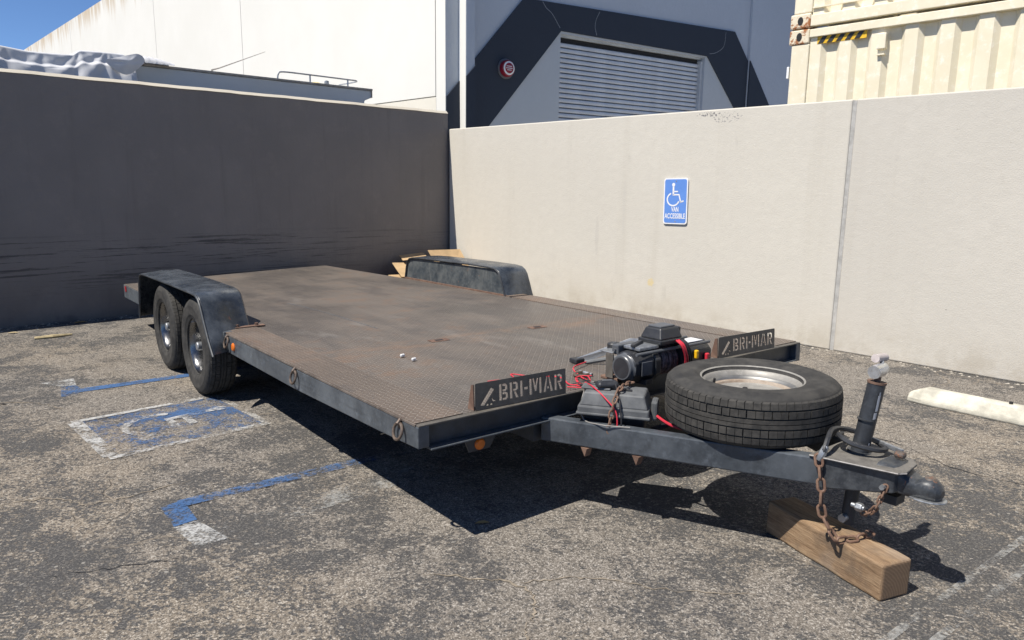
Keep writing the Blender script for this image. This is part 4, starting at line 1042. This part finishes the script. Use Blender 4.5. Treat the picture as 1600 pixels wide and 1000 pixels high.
# control box on top
def loftbox(nm, mt, par, x0, x1, y0, y1, z0, z1, taper, bev=.008):
    t = taper
    return MB().hexa([(x0, y0, z0), (x1, y0, z0), (x1, y1, z0), (x0, y1, z0), (x0 + t, y0 + t, z1), (x1 - t, y0 + t, z1), (x1 - t, y1 - t, z1), (x0 + t, y1 - t, z1)]).build(nm, mt, par, bevel=bev)
cb_ = loftbox('control_box', M['plastic'], wi, .195, .365, -.075, .065, .122, .178, .02, .008)
loftbox('box_skirt', M['plastic'], cb_, .190, .370, -.08, .07, .098, .122, -.003, .006)
MB().box(.355, .382, -.045, .04, .115, .172).build('box_clip', M['plastic'], cb_, bevel=.006)
MB().box(.225, .335, -.045, .04, .176, .187).build('box_ridge', M['plastic_cap'], cb_, bevel=.008)
for k, (dx, mt) in enumerate(((0, 'red_wire'), (.016, 'red_wire'), (.034, 'black_wire'), (.048, 'black_wire'))):
    MB().tube(catmull([(.300 + dx, -.085, .115), (.305 + dx, -.118, .09), (.330 + dx, -.122, .03), (.345 + dx, -.112, -.02), (.37 + dx * .5, -.10, -.05)], 6), .0056, 8).build('power_cable', M[mt], wi, True)

# mount plate behind the winch, a flat bar and a small knob resting on it
fb_ = on_trailer('winch_bracket', 'rusty upright bracket plate behind the winch', 'bracket', 1.13, .07, .016)
MB().box(-.0, .008, -.045, .005, 0, .125).build('upright', M['sign_plate'], fb_, bevel=.002)
MB().box(.0, .22, -.04, .05, .126, .132).build('top_plate', M['alu'], fb_, bevel=.003)
al = on_trailer('metal_bar', 'flat silver metal bar with black end leaning on the winch bracket', 'bar', 1.27, .44, .004)
MB().hexa([(-.02, .0, .006), (.035, -.045, .006), (.275, -.265, .128), (.215, -.20, .128), (-.022, .002, .020), (.033, -.043, .020), (.275, -.265, .142), (.213, -.198, .142)]).build('bar', M['alu'], al, bevel=.002)
MB().box(-.035, .03, -.04, .02, .0, .026).build('end_cap', M['plastic'], al, bevel=.006)
MB().tube([(.02, -.05, .004), (.12, -.16, .035), (.25, -.28, .05)], .012, 8).build('strap', M['plastic_grey'], al, True)
kn = on_trailer('round_knob', 'small black round knob on the bracket left of the winch box', 'knob', 1.235, .12, .139)
MB().lathe([(0, .032), (.03, .032), (.036, .026), (.036, .004), (.03, 0), (0, 0)], n=20).build('knob_cap', M['plastic'], kn, True)
MB().lathe([(.012, .0), (.012, .034), (.0, .034)], n=12).build('knob_pin', M['plastic_cap'], kn)
sh = on_trailer('shackle', 'brown shackle with silver pin lying on the deck left of the winch', 'shackle', 1.075, .20, .012)
m = MB(); m.tube(catmull([(.045, -.025, 0), (.0, -.028, 0), (-.035, 0, 0), (.0, .028, 0), (.045, .025, 0)], 6), .009, 8); m.build('bow', M['ring'], sh, True)
MB().cyl((.042, -.045, .0), (.042, .045, 0), .008, 10).build('pin', M['galv'], sh)

# battery box
bx = on_trailer('battery_box', 'grey lidded battery box on the tongue left of the spare tyre', 'battery box', .922, -.193, -.182, R(-53.5))
# local x follows the tongue beam
loftbox('box_body', M['plastic'], bx, -.135, .135, -.02, .105, .0, .125, -.006, .01)
lid = loftbox('lid', M['plastic_grey'], bx, -.152, .157, -.090, .114, .16, .222, .02, .008)
MB().box(-.158, .163, -.096, .12, .122, .162).build('lid_skirt', M['plastic_grey'], lid, bevel=.008)
MB().box(-.163, .168, -.101, .125, .120, .132).build('lid_lip', M['plastic_grey'], lid, bevel=.004)
MB().box(.165, .195, -.03, .06, .10, .19).build('lid_handle', M['plastic_grey'], lid, bevel=.01)
MB().box(-.155, -.02, -.03, .05, .222, .232).build('lid_vent', M['plastic_grey'], lid, bevel=.006)
MB().box(.03, .075, -.01, .012, .2252, .2275).build('lid_mark', M['plastic'], lid)
bm_ = bx.matrix_basis.copy()
rmt = thing('remote_control', 'black rounded winch remote lying on the battery box lid', 'remote', bm_ @ Vector((-.045, .0, .234)), (TP, 0, YAW - .5))
loftbox('remote_body', M['plastic'], rmt, -.05, .06, -.032, .032, 0, .028, .008, .012)
MB().box(-.02, .03, -.012, .012, .027, .032).build('rocker_switch', M['plastic_cap'], rmt, bevel=.003)

# ------------------------------------------------------------------ chains
def link_mesh(Lk=.056, Wk=.034, r=.0052):
    pts = []; s = Lk / 2 - Wk / 2
    for i in range(9): a = -math.pi / 2 + math.pi * i / 8; pts.append((s + (Wk / 2 - r) * math.cos(a), (Wk / 2 - r) * math.sin(a), 0))
    for i in range(9): a = math.pi / 2 + math.pi * i / 8; pts.append((-s + (Wk / 2 - r) * math.cos(a), (Wk / 2 - r) * math.sin(a), 0))
    o = MB().tube(pts, r, 7, closed=True).build('link', M['rust_chain'], None, True); me = o.data; bpy.data.objects.remove(o); return me
LINK = link_mesh()
def chain(name, label, pts, pitch=.043, scale=1.):
    P = catmull(pts, 24); t = thing(name, label, 'chain', P[-1])
    acc = 0; last = P[0]; spots = [(P[0], (P[1] - P[0]).normalized())]
    for a, b in zip(P, P[1:]):
        acc += (b - a).length
        if acc >= pitch * scale: spots.append((b, (b - a).normalized())); acc = 0
    for i, (p, d) in enumerate(spots):
        up = Vector((0, 0, 1)) if abs(d.z) < .8 else Vector((.3, 1, 0))
        s = d.cross(up).normalized(); u_ = s.cross(d)
        if i % 2: s, u_ = u_, -s
        rr = random.uniform(-.35, .35); s2 = s * math.cos(rr) + u_ * math.sin(rr); u2 = u_ * math.cos(rr) - s * math.sin(rr)
        mt = Matrix((d, s2, u2)).transposed().to_4x4() @ Matrix.Scale(scale, 4); mt.translation = p - P[-1]
        o = link('link', LINK, t); o.matrix_basis = mt
    return t
BT = .148
chain('safety_chain', 'rusty safety chain hanging from the tongue down to the timber block', [tw(1.178, -1.05, -.10), tw(1.165, -1.075, -.20), tw(1.16, -1.09, -.30), Vector((1.262, 2.625, .172)), Vector((1.30, 2.635, BT + .010)), Vector((1.38, 2.66, BT + .010)), Vector((1.445, 2.70, BT + .012))], .043, 1.1)
chain('loose_chain', 'short rusty chain under the coupler beside the jack leg', [tw(1.25, -1.275, -.16), tw(1.235, -1.26, -.23), tw(1.25, -1.225, -.275), tw(1.262, -1.19, -.29)], .03, .72)
eb = thing('chain_bolt', 'large grey nut and bolt hanging under the coupler', 'bolt', tw(1.245, -1.19, -.262), (0, 0, YAW))
MB().lathe([(0, .014), (.016, .014), (.018, .008), (.018, -.008), (.016, -.014), (0, -.014)], lambda r, a, h: (r * math.cos(a), -h, r * math.sin(a)), 6).build('nut', M['galv'], eb, bevel=.002)
MB().cyl((0, -.02, 0), (0, .03, .0), .009, 12).build('shank', M['galv'], eb)
B2 = lambda x, y, z: bm_ @ Vector((x, y, z))
chain('box_chain', 'rusty chain draped over the battery box lid onto the tongue beam', [B2(.06, .085, .24), B2(.04, .03, .243), B2(.025, -.05, .240), B2(.01, -.105, .195), B2(.0, -.118, .13), B2(-.005, -.125, .07), B2(.01, -.125, .045)], .038, .85)

# ------------------------------------------------------------------ wires
def wire(label, pts, r, mat, name='wire', k=8):
    o = MB().tube(catmull(pts, k), r, 7).build(name, M[mat], None, True); return tag(o, label, 'wire')
wire('red wire over the battery box lid', [tw(.86, .06, .01), tw(.90, -.03, .02), B2(-.145, .06, .225), B2(-.10, -.03, .236), B2(-.03, -.09, .200), B2(.02, -.115, .15), B2(.03, -.125, .07), B2(.03, -.122, .05)], .0032, 'red_wire')
wire('thin black wire looping down beside the battery box onto the tongue', [tw(.93, .02, .012), tw(.86, -.06, .03), tw(.80, -.10, -.03), tw(.785, -.14, -.09), tw(.79, -.24, -.088), tw(.82, -.29, -.088), tw(.86, -.35, -.086)], .003, 'grey_wire')
wire('black wire running from the deck to the remote', [tw(.92, .05, .012), tw(.93, -.02, .03), B2(-.13, .03, .236), B2(-.1, .02, .245), B2(-.085, .01, .247)], .0045, 'black_wire')
wire('black wire hanging in front of the battery box', [B2(.0, -.01, .25), B2(.03, -.09, .20), B2(.045, -.118, .12), B2(.05, -.125, .05), B2(.08, -.135, .02), B2(.06, -.14, -.02)], .0036, 'black_wire')
wire('red wire tangled on the deck behind the left nose plate', [tw(.62, .38, .008), tw(.76, .36, .008), tw(.80, .42, .01), tw(.86, .33, .008), tw(.95, .22, .012), tw(.90, .08, .01), tw(1.0, .05, .012), tw(1.05, .17, .01), tw(1.12, .30, .02), tw(1.27, .36, .02)], .0036, 'red_wire')
wire('red wire on the deck by the right end of the left nose plate', [tw(.91, .05, .010), tw(.94, .03, .012), tw(.99, .07, .012), tw(.96, .02, .012), tw(1.0, -.02, .01)], .0036, 'red_wire')
wire('red cable hanging under the left side of the spare tyre', [tw(1.02, -.30, -.03), tw(1.02, -.36, -.06), tw(1.06, -.44, -.10), tw(1.16, -.56, -.115)], .007, 'red_wire')
wire('thin red wire tangle between the nose plate and the battery box', [tw(.95, .08, .006), tw(.99, .14, .02), tw(1.03, .10, .03), tw(.99, .04, .012), tw(.96, .08, .008), tw(1.03, .17, .012), tw(1.08, .12, .02)], .0028, 'red_wire')
wire('thin black wire crossing the red tangle on the deck', [tw(.93, .10, .006), tw(.96, .06, .02), tw(.99, .04, .025), tw(1.02, .11, .012), tw(1.10, .15, .006)], .0028, 'black_wire')
# cable coil round the jack with its plug end
cc = [tw(1.365 + .082 * math.cos(a), -1.12 + .075 * math.sin(a), -.055 + .012 * math.sin(a * 1.5)) for a in [R(x) for x in range(-20, 330, 18)]]
wire('thick grey cable looped round the foot of the jack', [tw(1.19, -1.055, -.085), tw(1.195, -1.06, -.055), tw(1.235, -1.05, -.02), tw(1.30, -1.03, -.005), tw(1.38, -1.03, -.015), tw(1.44, -1.07, -.035), tw(1.445, -1.13, -.052), tw(1.40, -1.20, -.058), tw(1.33, -1.19, -.05), tw(1.285, -1.12, -.035), tw(1.30, -1.06, -.02), tw(1.36, -1.04, -.03)], .0105, 'plastic', 'cable')
o = MB().tube([tw(1.182, -1.045, -.10), tw(1.19, -1.055, -.075), tw(1.205, -1.06, -.045)], [.012, .016, .012], 10).build('cable_plug', M['galv'], None, True); tag(o, 'worn grey plug at the end of the cable on the tongue', 'plug')
# two white nuts on the deck
for k, (v, u) in enumerate(((.57, 1.136), (.573, 1.013))):
    o = MB().lathe([(0, .014), (.006, .014), (.010, .010), (.010, -.010), (.006, -.014), (0, -.014)], lambda r, a, h: (h, r * math.cos(a), r * math.sin(a)), 6).build('hex_nut', M['label'], None, False, .001)
    o.location = tw(v, u, .0125); o.rotation_euler = (R(30), 0, YAW + .2)
    tag(o, ('small white hex nut on the deck, the one nearer the wheels', 'small white hex nut on the deck, the one nearer the nose plates')[k], 'nut', 'loose nuts on the deck')

# ------------------------------------------------------------------ timber block under the jack
d = Vector((1.14 - 1.37, 3.0 - 2.459, 0)).normalized()
blk = MB()
nb = 10; 
for i in range(nb + 1):
    y = .60 * i / nb; j = .003 * math.sin(i * 1.7)
    blk.v += [(0 + j, y, .0), (.150 - j, y, .0), (.150 + j * .5, y, BT - .001 + j * .4), (.001 - j * .6, y, BT - j * .3)]
for i in range(nb):
    for k in range(4): blk.f.append((i * 4 + k, (i + 1) * 4 + k, (i + 1) * 4 + (k + 1) % 4, i * 4 + (k + 1) % 4))
blk.f += [(0, 1, 2, 3), tuple(range(nb * 4, nb * 4 + 4))]
bk = blk.build('timber_block', M['wood'], None, False, .011, 3)
bk.location = (1.37, 2.459, 0); bk.rotation_euler = (0, 0, math.atan2(-d.x, d.y))
tag(bk, 'weathered square timber block on the asphalt under the jack', 'timber')

# ------------------------------------------------------------------ cardboard in the corner
def card(pts, label, th=.008):
    P = [Vector(p) for p in pts]; n = (P[1] - P[0]).cross(P[-1] - P[0]).normalized() * th
    m = MB(); k = len(P); m.add(P + [p + n for p in P], [tuple(range(k))[::-1], tuple(range(k, 2 * k))] + [(i, (i + 1) % k, k + (i + 1) % k, k + i) for i in range(k)])
    return tag(m.build('cardboard_sheet', M['card']), label, 'cardboard', 'cardboard in the wall corner')
G = lambda x, y, z: gw.matrix_basis @ Vector((x, y, z))
card([G(-.60, -.75, .12), G(-.10, -.80, .12), G(-.06, -.36, .545), G(-.64, -.36, .56)], 'upright cardboard sheet leaning in the corner of the two walls')
card([G(-1.35, -.75, .27), G(-.55, -.85, .22), G(-.45, -.25, .36), G(-1.15, -.22, .40)], 'flattened cardboard sheet on top of the pile beside the fender')
card([G(-1.45, -.85, .17), G(-.6, -1.0, .12), G(-.5, -.35, .22), G(-1.3, -.35, .25)], 'lower flattened cardboard sheet sticking out of the pile')
card([G(-1.02, -.30, .43), G(-.6, -.32, .45), G(-.55, -.1, .50), G(-.95, -.1, .48)], 'small cardboard flap above the flattened sheets')
o = MB().box(-.45, .45, -.35, .3, 0, .14).build('cardboard_box', M['card'], None, False, .01); o.matrix_basis = gw.matrix_basis @ Matrix.Translation((-.92, -.62, 0)); tag(o, 'flattened cardboard box at the bottom of the pile', 'cardboard', 'cardboard in the wall corner')

# ------------------------------------------------------------------ litter
o = MB().tube([(-4.50, 6.72, .012), (-4.38, 6.80, .016), (-4.27, 6.93, .012)], [.014, .018, .008], 6).build('twig', M['straw']); tag(o, 'straw coloured stick on the asphalt near the grey wall', 'stick')
def leaf(x, y, s, label, mat='leaf', z=.006, rot=0.):
    m = MB(); pts = [(-1, 0), (-.4, .35), (.3, .38), (1, 0), (.3, -.35), (-.4, -.3)]; c, s_ = math.cos(rot), math.sin(rot)
    vs = [(x + s * (a * c - b * s_), y + s * (a * s_ + b * c), z + s * .35 * abs(b)) for a, b in pts] + [(x, y, z)]
    m.add(vs, [(i, (i + 1) % 6, 6) for i in range(6)]); o = m.build('dry_leaf', M[mat]); tag(o, label, 'leaf')
leaf(-4.88, 6.98, .05, 'yellow leaf on the asphalt at the left edge', 'straw', rot=.4)
leaf(-4.55, 7.55, .07, 'orange dry leaf at the foot of the grey wall', 'leaf', rot=.9)
leaf(-.12, 3.05, .035, 'brown dry leaf in the shadow under the deck nose', 'leaf', rot=.2)
leaf(-3.41, 4.70, .03, 'tiny dark leaf at the left edge below the blue line', 'gap', rot=1.)
pb = [Vector(bw.matrix_basis @ Vector((3.9, -.08, 0)))]
pe = MB(); rp_ = random.Random(11)
def pebble(x, y, r):
    n = 5; z = r * .5; vs = [(x + r * rp_.uniform(.7, 1.2) * math.cos(6.283 * i / n), y + r * rp_.uniform(.7, 1.2) * math.sin(6.283 * i / n), .001) for i in range(n)]
    pe.add(vs + [(x + r * .2, y, z)], [(i, (i + 1) % n, n) for i in range(n)])
for i in range(220):
    x, y = rp_.uniform(-4.5, 4.2), rp_.uniform(1.9, 6.5); pebble(x, y, rp_.uniform(.0025, .0055))
for i in range(420):      # grit gathered at the foot of both walls
    if i % 2: p = bw.matrix_basis @ Vector((rp_.uniform(4.0, 9.0), -abs(rp_.gauss(0, .09)) - .01, 0))
    else: p = gw.matrix_basis @ Vector((rp_.uniform(-7.5, -3.2), -abs(rp_.gauss(0, .10)) - .01, 0))
    pebble(p.x, p.y, rp_.uniform(.006, .018))
tag(pe.build('loose_grit', M['grit']), 'loose pale grit scattered over the asphalt', None, kind='stuff')
wd = MB(); rw = random.Random(5)
for i in range(46):
    p = bw.matrix_basis @ Vector((4.55 + rw.uniform(-.22, .22), -.10 + rw.uniform(-.06, .06), 0)); a = rw.uniform(0, 6.28); h = rw.uniform(.01, .05); l = rw.uniform(.01, .05)
    q = p + Vector((math.cos(a) * l, math.sin(a) * l, h)); s = Vector((-math.sin(a), math.cos(a), 0)) * .012
    wd.add([p - s * .4, p + s * .4, p * .4 + q * .6 + s, q, p * .4 + q * .6 - s], [(0, 1, 2, 3, 4)])
tag(wd.build('weed', M['weed']), 'small dry weed at the foot of the beige wall behind the deck', 'weed')
